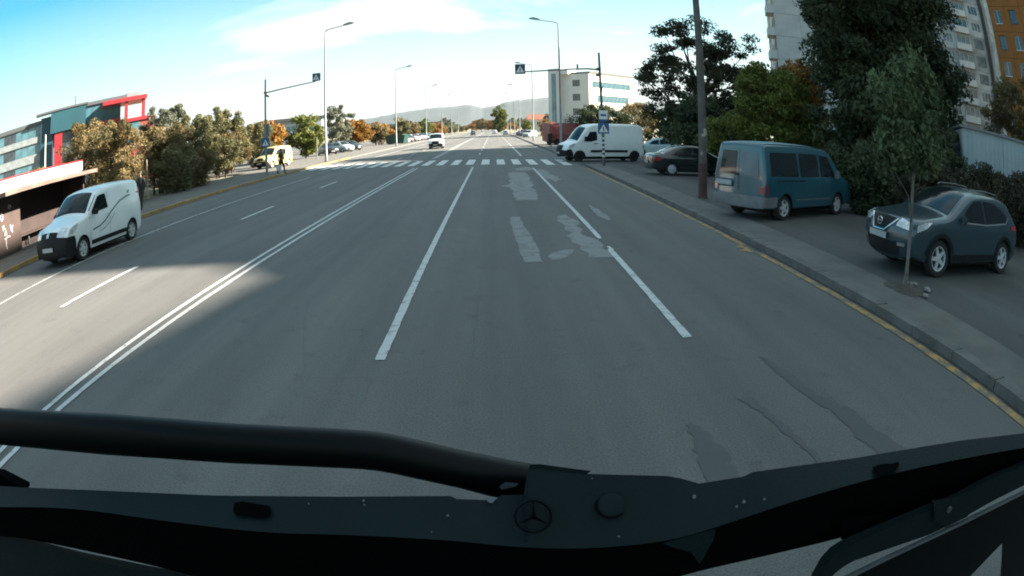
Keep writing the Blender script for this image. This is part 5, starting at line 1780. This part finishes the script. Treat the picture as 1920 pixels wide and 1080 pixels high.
# concrete pole with a red-brown painted foot and torn notices
p = thing('utility_pole', 'tall brown utility pole with torn paper notices beside the teal van', 'pole', (6.55, 19.35, LOT_Z))
POLEM = mat('pole_weathered', (0.090, 0.082, 0.075), 0.9, var=0.3, scale=2.5, bump=0.3, bscale=25)
MB().tube([(0, 0, 1.1), (-0.02, 0, 4), (-0.05, 0, 9.2)], [0.135, 0.122, 0.095], 14).build('shaft', POLEM, p, smooth=50)
MB().tube([(0, 0, 0), (0, 0, 0.05), (0, 0, 1.12)], [0.165, 0.15, 0.145], 14).build('painted_foot', mat('pole_red_brown', (0.075, 0.036, 0.034), 0.85, var=0.25, scale=3), p, smooth=50)
rnd = random.Random(2)
for k in range(7):
    z0 = 1.15 + rnd.random() * 0.9
    a0 = -math.pi / 2 + rnd.uniform(-0.9, 0.8)
    da, hh = rnd.uniform(0.35, 0.7), rnd.uniform(0.12, 0.34)
    vs, n = [], 4
    for i in range(n + 1):
        a = a0 + da * i / n
        for zz in (z0 + rnd.uniform(0, 0.05), z0 + hh + rnd.uniform(-0.04, 0)):
            vs.append((0.142 * math.cos(a), 0.142 * math.sin(a), zz))
    MB().add(vs, [(2 * i, 2 * i + 2, 2 * i + 3, 2 * i + 1) for i in range(n)]).build('paper_notice', mat('paper_worn', (0.33, 0.31, 0.27), 0.9, var=0.3, scale=14), p)

# tree pit of the young tree: soil and loose stones
t = thing('tree_pit', 'bare earth pit with loose stones at the foot of the young street tree', 'tree pit', (6.34, 7.78, 0.118))
mb = MB()
rnd = random.Random(9)
ring = [(0.42 * (1 + rnd.uniform(-0.2, 0.2)) * math.cos(a * math.pi / 8) * 0.8, 0.42 * (1 + rnd.uniform(-0.2, 0.2)) * math.sin(a * math.pi / 8) * 1.25) for a in range(16)]
mb.add([(x, y, 0.003) for x, y in ring] + [(x * 0.5, y * 0.5, 0.05) for x, y in ring] + [(0, 0, 0.06)], [(i, (i + 1) % 16, 16 + (i + 1) % 16, 16 + i) for i in range(16)] + [(16 + i, 16 + (i + 1) % 16, 32) for i in range(16)])
mb.build('soil', mat('pit_soil', (0.060, 0.050, 0.040), 0.95, var=0.3, scale=8, bump=0.5, bscale=40), t, smooth=60)
STN = mat('loose_stone', (0.20, 0.19, 0.175), 0.9, var=0.2, scale=6)
for k in range(9):
    bm = bmesh.new()
    bmesh.ops.create_icosphere(bm, subdivisions=1, radius=rnd.uniform(0.04, 0.09))
    for v in bm.verts:
        v.co *= rnd.uniform(0.75, 1.15)
        v.co.z *= 0.6
    me = bpy.data.meshes.new('stone')
    bm.to_mesh(me)
    bm.free()
    me.materials.append(STN)
    a = rnd.uniform(0, 6.28)
    link('stone', me, t, (0.4 * math.cos(a), -0.15 + 0.42 * math.sin(a), 0.04))

# thin pale posts
for (nm, lb, x, y, h, r_, m) in (
        ('flag_pole', 'thin white pole in front of the teal office', -39.7, 41.3, 6.6, 0.07, SIGN_W),
        ('garden_post', 'short pale post between the shrubs left of the crossing', -19.6, 31.0, 2.2, 0.06, mat('post_cream', (0.5, 0.42, 0.3), 0.7)),
        ('parking_post', 'short grey post in front of the black car by the street lamp', -17.6, 62.0, 2.3, 0.05, STEEL)):
    o = thing(nm, lb, 'post', (x, y, 0.1))
    MB().tube([(0, 0, 0), (0, 0, h * 0.5), (0, 0, h)], [r_ * 1.2, r_, r_ * 0.8], 8).build('shaft', m, o, smooth=50)
    MB().lathe([(0.001, h + r_ * 0.9), (r_ * 0.8, h + r_ * 0.5), (r_, h), (r_ * 0.3, h - 0.01)], lambda a, b_, c_: (a, b_, c_), 10).build('cap', m, o, smooth=60)

# ------------------------------------------------------------------ people
SKIN = (0.34, 0.20, 0.14)


def cloth_mat(name, shoes, legs, top_, skin, z1, z2):
    """clothing split by height on the body: shoes, trousers, jacket; skin above the collar"""
    m = bpy.data.materials.new(name)
    m.use_nodes = True
    n, l = m.node_tree.nodes, m.node_tree.links
    tc = n.new('ShaderNodeTexCoord')
    sp = n.new('ShaderNodeSeparateXYZ')
    l.new(tc.outputs['Object'], sp.inputs[0])
    mr = n.new('ShaderNodeMapRange')
    mr.inputs['From Max'].default_value = 2.0
    l.new(sp.outputs[2], mr.inputs[0])
    rp = n.new('ShaderNodeValToRGB')
    rp.color_ramp.interpolation = 'CONSTANT'
    e = rp.color_ramp.elements
    e[0].position, e[0].color = 0.0, (*shoes, 1)
    e[1].position, e[1].color = 0.045, (*legs, 1)
    for pos, c in ((z1 / 2, top_), (z2 / 2, skin)):
        q = e.new(pos)
        q.color = (*c, 1)
    l.new(mr.outputs[0], rp.inputs[0])
    nz = n.new('ShaderNodeTexNoise')
    nz.inputs['Scale'].default_value = 9
    mx = n.new('ShaderNodeMix')
    mx.data_type, mx.blend_type = 'RGBA', 'MULTIPLY'
    mx.inputs[0].default_value = 0.5
    l.new(rp.outputs[0], mx.inputs[6])
    l.new(nz.outputs[0], mx.inputs[7])
    b = n['Principled BSDF']
    l.new(mx.outputs[2], b.inputs['Base Color'])
    b.inputs['Roughness'].default_value = 0.85
    return m


def person(label, loc, rz, stride, shoes, legs, top_, arm=(0.1, -0.1), hair=(0.03, 0.022, 0.018), bag=None, coat=False):
    """walking figure facing local +x, 1.72 m tall"""
    root = thing('person', label, 'person', loc, rz)
    J = {'pelvis': (0, 0, 0.93, 0.145), 'waist': (0, 0, 1.08, 0.125), 'chest': (0.01, 0, 1.28, 0.155), 'neckb': (0.01, 0, 1.44, 0.07), 'neck': (0.02, 0, 1.50, 0.055), 'head0': (0.03, 0, 1.57, 0.078), 'head': (0.035, 0, 1.65, 0.09), 'headt': (0.03, 0, 1.71, 0.06), 'nose': (0.115, 0, 1.615, 0.014)}
    E = [('pelvis', 'waist'), ('waist', 'chest'), ('chest', 'neckb'), ('neckb', 'neck'), ('neck', 'head0'), ('head0', 'head'), ('head', 'headt'), ('head0', 'nose')]
    for sg, nm, st, ar in ((1, 'l', stride, arm[0]), (-1, 'r', -stride, arm[1])):
        lift = 0.06 if st < 0 else 0.0
        J['hip' + nm] = (0, sg * 0.10, 0.86, 0.098)
        J['knee' + nm] = (st * 0.45 + 0.05, sg * 0.10, 0.50, 0.066)
        J['ank' + nm] = (st * 0.9 - 0.02 - lift, sg * 0.10, 0.09 + lift, 0.043)
        J['toe' + nm] = (st * 0.9 + 0.16 - lift, sg * 0.11, 0.045 + lift * 0.3, 0.036)
        J['sh' + nm] = (0.0, sg * 0.185, 1.40, 0.068)
        J['elb' + nm] = (ar * 0.5 - 0.03, sg * 0.235, 1.12, 0.048)
        J['wri' + nm] = (ar + 0.05, sg * 0.235, 0.88, 0.033)
        J['palm' + nm] = (ar + 0.07, sg * 0.235, 0.80, 0.034)
        E += [('pelvis', 'hip' + nm), ('hip' + nm, 'knee' + nm), ('knee' + nm, 'ank' + nm), ('ank' + nm, 'toe' + nm), ('neckb', 'sh' + nm), ('sh' + nm, 'elb' + nm), ('elb' + nm, 'wri' + nm), ('wri' + nm, 'palm' + nm)]
        for k in range(5):
            f = 'fin%s%d' % (nm, k)
            dx = 0.035 - k * 0.018 if k < 4 else 0.055
            J[f] = (ar + 0.07 + dx, sg * 0.232, 0.715 + (0.0 if k in (1, 2) else 0.012) + (0.05 if k == 4 else 0), 0.009)
            E.append(('palm' + nm, f))
    names = list(J)
    me = bpy.data.meshes.new('body')
    me.from_pydata([J[k][:3] for k in names], [(names.index(a), names.index(b_)) for a, b_ in E], [])
    o = link('body', me, root)
    sm = o.modifiers.new('skin', 'SKIN')
    sv = me.skin_vertices[0].data if me.skin_vertices else None
    if sv is None:
        bm = bmesh.new()
        bm.from_mesh(me)
        bm.verts.layers.skin.verify()
        bm.to_mesh(me)
        bm.free()
        sv = me.skin_vertices[0].data
    for i, k in enumerate(names):
        sv[i].radius = (J[k][3], J[k][3] * (1.15 if k in ('chest', 'waist', 'pelvis') else 1))
        sv[i].use_root = (k == 'pelvis')
    sm.use_smooth_shade = True
    ss = o.modifiers.new('smooth', 'SUBSURF')
    ss.levels = ss.render_levels = 1
    me.materials.append(cloth_mat('clothes', shoes, legs, top_, SKIN, 0.60 if coat else 0.92, 1.49))
    hb = MB().lathe([(0.001, 1.765), (0.06, 1.755), (0.10, 1.70), (0.104, 1.64), (0.095, 1.585), (0.07, 1.56)], lambda x, y, h: (x + 0.012 - 0.01, y * 0.92, h), 14)
    hb.build('hair', mat('hair_%.2f' % hair[0], hair, 0.7, var=0.3, scale=20), root, smooth=80)
    if bag:
        bl, bc = bag
        bo = thing('carrier_bag', bl, 'bag', loc, rz)
        MB().prism([(-0.15, 0.30), (0.17, 0.28), (0.20, 0.66), (-0.17, 0.66)], -0.31, -0.19, lambda u, v, h: (u + arm[1] + 0.07, h, v)).build('sack', mat('bag_' + bl.split()[0], bc, 0.6, var=0.1, scale=6), bo)
        MB().tube([(arm[1] - 0.02, -0.235, 0.66), (arm[1] + 0.07, -0.235, 0.79), (arm[1] + 0.16, -0.235, 0.66)], 0.008, 5).build('handle', mat('bag_' + bl.split()[0], bc), bo)
    return root


person('person in dark coat carrying a white bag on the pavement behind the parked van', (-15.6, 24.0, 0.12), R(-85), 0.22, (0.01, 0.01, 0.01), (0.015, 0.017, 0.02), (0.018, 0.02, 0.023), bag=('white carrier bag held by the person behind the parked van', (0.6, 0.62, 0.62)), coat=True)
person('person in dark trousers stepping to the crossing by the left sign post', (-14.0, 40.2, 0.12), R(-20), 0.26, (0.01, 0.01, 0.01), (0.012, 0.013, 0.016), (0.09, 0.055, 0.035), bag=('pale carrier bag of the person at the left end of the crossing', (0.6, 0.6, 0.58)))
person('person in dark clothes standing on the right pavement beyond the crossing', (5.75, 66.0, 0.12), R(-100), 0.12, (0.01, 0.01, 0.01), (0.012, 0.013, 0.016), (0.014, 0.016, 0.02), coat=True)
person('person in grey jacket just beyond the nose of the cargo van', (6.6, 56.0, 0.12), R(-120), 0.15, (0.01, 0.01, 0.01), (0.02, 0.022, 0.028), (0.08, 0.085, 0.09))
# ------------------------------------------------------------------ the vehicle carrying the camera: wipers and cowl outside its windscreen
own = thing('camera_vehicle', 'black wipers and cowl of the camera vehicle with star emblem along the bottom', 'vehicle', (0, 0.7, 0))
COWL = mat('cowl_plastic', (0.0036, 0.0098, 0.0112), 0.65, var=0.08, scale=9, bump=0.12, bscale=160, spec=0.12)
COWL_D = mat('cowl_black', (0.0012, 0.0014, 0.0016), 0.9, var=0.2, scale=9, spec=0.02)
RUBBER = mat('wiper_black', (0.0009, 0.0018, 0.0021), 0.45, var=0.2, scale=12, spec=0.12)
EDGE = mat('wiper_highlight_and_bolt', (0.10, 0.115, 0.12), 0.35, 0.3, var=0.2, scale=12)
OFF = Vector((0, 0.7, 0))


_at_y_photo = at_y


def at_y(x, y, Y):
    # keep to rays the lens can see; anything further out carries on straight down or sideways
    q = _at_y_photo(min(1990, max(-70, x)), min(1105, y), Y)
    q.x += (x + 70 if x < -70 else x - 1990 if x > 1990 else 0) * 0.002
    q.z -= max(0, y - 1105) * 0.001
    return q


def loc(px, py, Y):
    return at_y(px, py, Y) - OFF


def lerp_line(pts, x):
    for (a, b), (c_, d) in zip(pts, pts[1:]):
        if a <= x <= c_:
            return b + (d - b) * (x - a) / max(1e-9, c_ - a)
    return pts[0][1] if x < pts[0][0] else pts[-1][1]


def depth_at(x, base, bow):
    return base - bow * ((x - 960) / 960) ** 2


# upper edge of the lit cowl, lower edge of the lit cowl, lower edge of the black skirt (photo outline, real depth)
TOPL = [(-160, 880), (0, 912), (60, 916), (200, 922), (400, 930), (640, 932), (845, 930), (857, 936), (928, 938), (940, 928), (982, 926), (990, 873), (1012, 872), (1100, 885), (1250, 890), (1275, 895), (1310, 906), (1392, 894), (1412, 885), (1600, 861), (1800, 828), (1920, 814), (2060, 800)]
MIDL = [(-160, 955), (0, 950), (140, 952), (300, 976), (500, 1000), (640, 1002), (850, 1013), (960, 1026), (1100, 1030), (1250, 1016), (1340, 990), (1500, 935), (1700, 880), (1920, 838), (2060, 822)]
BOTL = [(-160, 1010), (0, 1000), (150, 1030), (330, 1070), (500, 1120), (900, 1150), (1150, 1120), (1290, 1075), (1420, 1046), (1552, 1015), (1640, 990), (1700, 968), (1790, 935), (1920, 880), (2060, 850)]
MIDL, BOTL = chaikin(MIDL, 3), chaikin(BOTL, 3)
xs = sorted(set([x for x, _ in TOPL] + list(range(-160, 2061, 20))))
mb = MB()
rows = []
for x in xs:
    yt, ym, yb = lerp_line(TOPL, x), lerp_line(MIDL, x), lerp_line(BOTL, x)
    d0 = depth_at(x, 0.66, 0.03)
    d1 = depth_at(x, 0.60, 0.03)
    pt, pm = at_y(x, yt, d0), at_y(x, ym, d1)
    back = pt + Vector((0, 0.02, -0.07))
    lip = pt.lerp(pm, 0.06) + Vector((0, 0, 0.004))
    rows.append([back, pt + Vector((0, 0.004, -0.006)), lip, pt.lerp(pm, 0.5) + Vector((0, 0, 0.003)), pt.lerp(pm, 0.93), pm])
n = len(rows[0])
mb.add([p - OFF for r_ in rows for p in r_], [(i * n + k, i * n + k + 1, (i + 1) * n + k + 1, (i + 1) * n + k) for i in range(len(rows) - 1) for k in range(n - 1)])
cowl = mb.build('cowl_panel', COWL, own, smooth=35)
mb = MB()
rows = []
for x in xs:
    ym, yb = lerp_line(MIDL, x), lerp_line(BOTL, x)
    d1 = depth_at(x, 0.60, 0.03)
    pm = at_y(x, ym, d1 + 0.004)
    pb = at_y(x, yb, d1 + 0.05)
    rows.append([pm + Vector((0, 0.015, -0.02)), pm, pm.lerp(pb, 0.5) + Vector((0, 0.004, 0)), pb, pb + Vector((0, 0.10, 0.02))])
n = len(rows[0])
mb.add([p - OFF for r_ in rows for p in r_], [(i * n + k, i * n + k + 1, (i + 1) * n + k + 1, (i + 1) * n + k) for i in range(len(rows) - 1) for k in range(n - 1)])
mb.build('cowl_skirt', COWL_D, own, smooth=35)


def on_cowl(px, py, lift=0.003):
    """point on the lit cowl face under a photo pixel"""
    yt, ym = lerp_line(TOPL, px), lerp_line(MIDL, px)
    t = (py - yt) / (ym - yt)
    d = depth_at(px, 0.66, 0.03) * (1 - t) + depth_at(px, 0.60, 0.03) * t
    return at_y(px, py, d - lift * 0.9) + Vector((0, 0, lift)) - OFF


# emblem: ring and three-pointed star
ex, ey, er = 1000, 974, 36
A0 = on_cowl(ex, ey, 0.004)
ax = (on_cowl(ex + er, ey, 0.004) - A0)
ay = (on_cowl(ex, ey - 31, 0.004) - A0)
nz_ = ax.cross(ay).normalized()
if nz_.y > 0:
    nz_ = -nz_
EMB = mat('emblem_dark', (0.001, 0.0014, 0.0016), 0.6, var=0.2, scale=30, spec=0.05)
mb = MB().lathe([(1.0, 0), (0.97, 0.003), (0.9, 0.003), (0.88, 0)], lambda x, y, h: A0 + ax * x + ay * y + nz_ * h, 40)
em = mb.build('emblem_ring', EMB, cowl, smooth=60)
mb = MB()
for k in range(3):
    a = math.pi / 2 + k * 2 * math.pi / 3
    tip = A0 + (ax * math.cos(a) + ay * math.sin(a)) * 0.98
    l_ = A0 + (ax * math.cos(a + 1.05) + ay * math.sin(a + 1.05)) * 0.12
    r_ = A0 + (ax * math.cos(a - 1.05) + ay * math.sin(a - 1.05)) * 0.12
    c0 = A0 + nz_ * 0.003
    mb.add([A0, l_, tip, r_, c0], [(4, 1, 2), (4, 2, 3)])
mb.build('emblem_star', EMB, cowl)
# round cap, slots with the holes' shade painted flat, and flecks of wear
B0 = on_cowl(1146, 952, 0.004)
bx_ = on_cowl(1172, 952, 0.004) - B0
by_ = on_cowl(1146, 930, 0.004) - B0
mb = MB().lathe([(1.0, -0.004), (1.0, 0.0002), (0.9, 0.0012), (0.001, 0.0014)], lambda x, y, h: B0 + bx_ * x + by_ * y + nz_ * h, 24)
mb.build('round_cap', COWL, cowl, smooth=40)
MB().tube([B0 + bx_ * math.cos(R(a)) * 1.06 + by_ * math.sin(R(a)) * 1.06 for a in range(160, 330, 10)], 0.0016, 5).build('cap_groove', EMB, cowl)
for poly in ([(441, 947), (455, 944), (507, 953), (511, 968), (500, 975), (445, 970), (438, 962)], [(1635, 880), (1650, 874), (1672, 873), (1684, 869), (1685, 879), (1668, 890), (1648, 896), (1638, 891)]):
    pts = [on_cowl(x, y, 0.0035) for x, y in poly]
    cen = sum(pts, Vector()) / len(pts)
    MB().add(pts, [tuple(range(len(pts)))]).build('painted_slot', COWL_D, cowl)
rnd = random.Random(6)
FLK = mat('wear_fleck', (0.07, 0.085, 0.09), 0.8, var=0.2, scale=40)
for (x, y, r_) in ((1300, 937, 5), (1394, 946, 4), (1380, 955, 3), (1432, 941, 3), (683, 944, 3), (684, 952, 2), (920, 943, 8), (810, 1003, 2), (1160, 1011, 3), (580, 950, 2), (840, 972, 3), (1110, 903, 2)):
    c0 = on_cowl(x, y, 0.0045)
    sx = (on_cowl(x + 6, y, 0.0045) - c0) / 6
    sy = (on_cowl(x, y - 6, 0.0045) - c0) / 6
    k = 7
    MB().add([c0 + (sx * math.cos(6.283 * i / k) + sy * math.sin(6.283 * i / k)) * r_ * rnd.uniform(0.5, 1.1) for i in range(k)], [tuple(range(k))]).build('wear_fleck', FLK, cowl)
# raised block at the foot of the long arm
pts = [(988, 926), (993, 872), (1012, 871), (1108, 884), (1100, 890)]
MB().prism(pts, 0.0, 1.0, lambda u, v, h: at_y(u, v - 1, 0.655 + 0.02 * h) - OFF).build('arm_socket', COWL, own)

# long wiper arm
UP = [(-220, 752), (0, 764), (200, 776), (430, 795), (640, 806), (700, 811), (740, 818), (860, 846), (1000, 874)]
LO = [(-220, 815), (0, 834), (200, 852), (430, 866), (640, 874), (700, 877), (740, 884), (860, 910), (933, 930), (1000, 936)]
mb = MB()
rows = []
NS = 14
for x in list(range(-220, 981, 30)) + [1000]:
    a, b_ = at_y(x, lerp_line(UP, x), 0.74), at_y(x, lerp_line(LO, x), 0.74)
    c0, hv = (a + b_) / 2, (a - b_) * 0.47
    ring = []
    for k in range(NS):
        q = 2 * math.pi * k / NS
        cs, sn = math.cos(q), math.sin(q)
        ring.append(c0 + hv * (abs(sn) ** 0.7 * (1 if sn >= 0 else -1)) + Vector((0, 0.022 * (abs(cs) ** 0.7 * (1 if cs >= 0 else -1)), 0)))
    rows.append(ring)
mb.add([p - OFF for r_ in rows for p in r_], [(i * NS + k, i * NS + (k + 1) % NS, (i + 1) * NS + (k + 1) % NS, (i + 1) * NS + k) for i in range(len(rows) - 1) for k in range(NS)] + [tuple(range(NS)), tuple(range((len(rows) - 1) * NS, len(rows) * NS))])
arm = mb.build('wiper_arm', RUBBER, own, smooth=50)
MB().add([loc(936, 912, 0.712), loc(948, 904, 0.712), loc(972, 906, 0.712), loc(968, 912, 0.712), loc(940, 918, 0.712)], [(0, 1, 2, 3, 4)]).build('part_mark', FLK, arm)


# second wiper, low on the right: arm, hinge, blade with its highlight painted on as a bright strip
def bar(name, up, lo, Y, th, m, parent, xs_):
    rows = []
    for x in xs_:
        a, b_ = at_y(x, lerp_line(up, x), Y), at_y(x, lerp_line(lo, x), Y)
        rows.append([a, a + Vector((0, th, 0)), b_ + Vector((0, th, 0)), b_])
    mb = MB()
    mb.add([p - OFF for r_ in rows for p in r_], [(i * 4 + k, i * 4 + (k + 1) % 4, (i + 1) * 4 + (k + 1) % 4, (i + 1) * 4 + k) for i in range(len(rows) - 1) for k in range(4)] + [(0, 1, 2, 3), tuple(range((len(rows) - 1) * 4, len(rows) * 4))])
    return mb.build(name, m, parent, smooth=35)


arm2 = bar('wiper_arm', [(1530, 1090), (1552, 1052), (1572, 1034), (1600, 1020), (1680, 985), (1742, 958), (1790, 940), (1860, 900), (1960, 856)], [(1530, 1120), (1552, 1090), (1572, 1068), (1600, 1052), (1680, 1024), (1742, 1003), (1790, 980), (1860, 940), (1960, 890)], 0.565, 0.02, COWL, own, list(range(1530, 1961, 18)) + [1960])
bar('blade_hinge', [(1752, 945), (1790, 938), (1815, 930)], [(1752, 975), (1772, 990), (1815, 968)], 0.555, 0.012, COWL, arm2, [1752, 1762, 1772, 1790, 1815])
mb = MB()
h0 = at_y(1779, 954, 0.552) - OFF
mb.lathe([(0.006, 0), (0.006, -0.004), (0.001, -0.0045)], lambda x, y, h: h0 + Vector((x, h, y)), 12)
mb.build('hinge_bolt', EDGE, arm2)
blade = bar('wiper_blade', [(1540, 1112), (1660, 1052), (1800, 985), (1920, 925), (2000, 888)], [(1540, 1250), (1700, 1160), (1820, 1080), (1877, 1020), (1920, 985), (2000, 940)], 0.56, 0.012, RUBBER, own, list(range(1540, 2001, 20)))
bar('blade_highlight', [(1540, 1108), (1660, 1048), (1800, 982), (1920, 922), (2000, 884)], [(1540, 1112.5), (1660, 1052.5), (1800, 986.5), (1920, 926.5), (2000, 888.5)], 0.557, 0.006, EDGE, blade, list(range(1540, 2001, 20)))  # highlight along the blade, put into the colour of this strip
bar('blade_skirt', [(1882, 1012), (1920, 984), (2000, 938)], [(1882, 1130), (1920, 1130), (2000, 1130)], 0.562, 0.01, RUBBER, blade, [1882, 1900, 1920, 1960, 2000])
# dark scuttle below the cowl at the left corner
bar('scuttle', [(-200, 985), (0, 1003), (150, 1045), (300, 1078), (420, 1098)], [(-200, 1300), (0, 1300), (150, 1300), (300, 1300), (420, 1300)], 0.64, 0.02, COWL, own, list(range(-200, 421, 40)))
bar('wiper_spindle_cover', [(-60, 880), (0, 890), (46, 915)], [(-60, 960), (0, 930), (46, 922)], 0.70, 0.03, COWL_D, own, [-60, -30, 0, 20, 46])

pts = [(1240, 1019), (1342, 991), (1338, 1012), (1312, 1058), (1296, 1036), (1262, 1026)]
MB().prism(pts, 0.0, 1.0, lambda u, v, h: at_y(u, v, 0.596 + 0.012 * h) - OFF).build('end_cover', COWL, own)
bar('nozzle_bracket', [(1578, 975), (1660, 962)], [(1578, 1012), (1662, 992)], 0.60, 0.02, COWL_D, own, [1578, 1620, 1662])
# ------------------------------------------------------------------ air
hz_ = MB().box((-6400, -6400, -1.2), (6400, 6400, 330)).build('haze', ROOFM)
m = bpy.data.materials.new('haze_volume')
m.use_nodes = True
n, l = m.node_tree.nodes, m.node_tree.links
n.clear()
o_ = n.new('ShaderNodeOutputMaterial')
v_ = n.new('ShaderNodeVolumePrincipled')
v_.inputs['Color'].default_value = (0.84, 0.94, 1.0, 1)
v_.inputs['Density'].default_value = 0.00003
v_.inputs['Anisotropy'].default_value = 0.3
l.new(v_.outputs[0], o_.inputs['Volume'])
hz_.data.materials.clear()
hz_.data.materials.append(m)
hz_['kind'] = 'stuff'
hz_['label'] = 'thin pale haze in the air towards the hills'
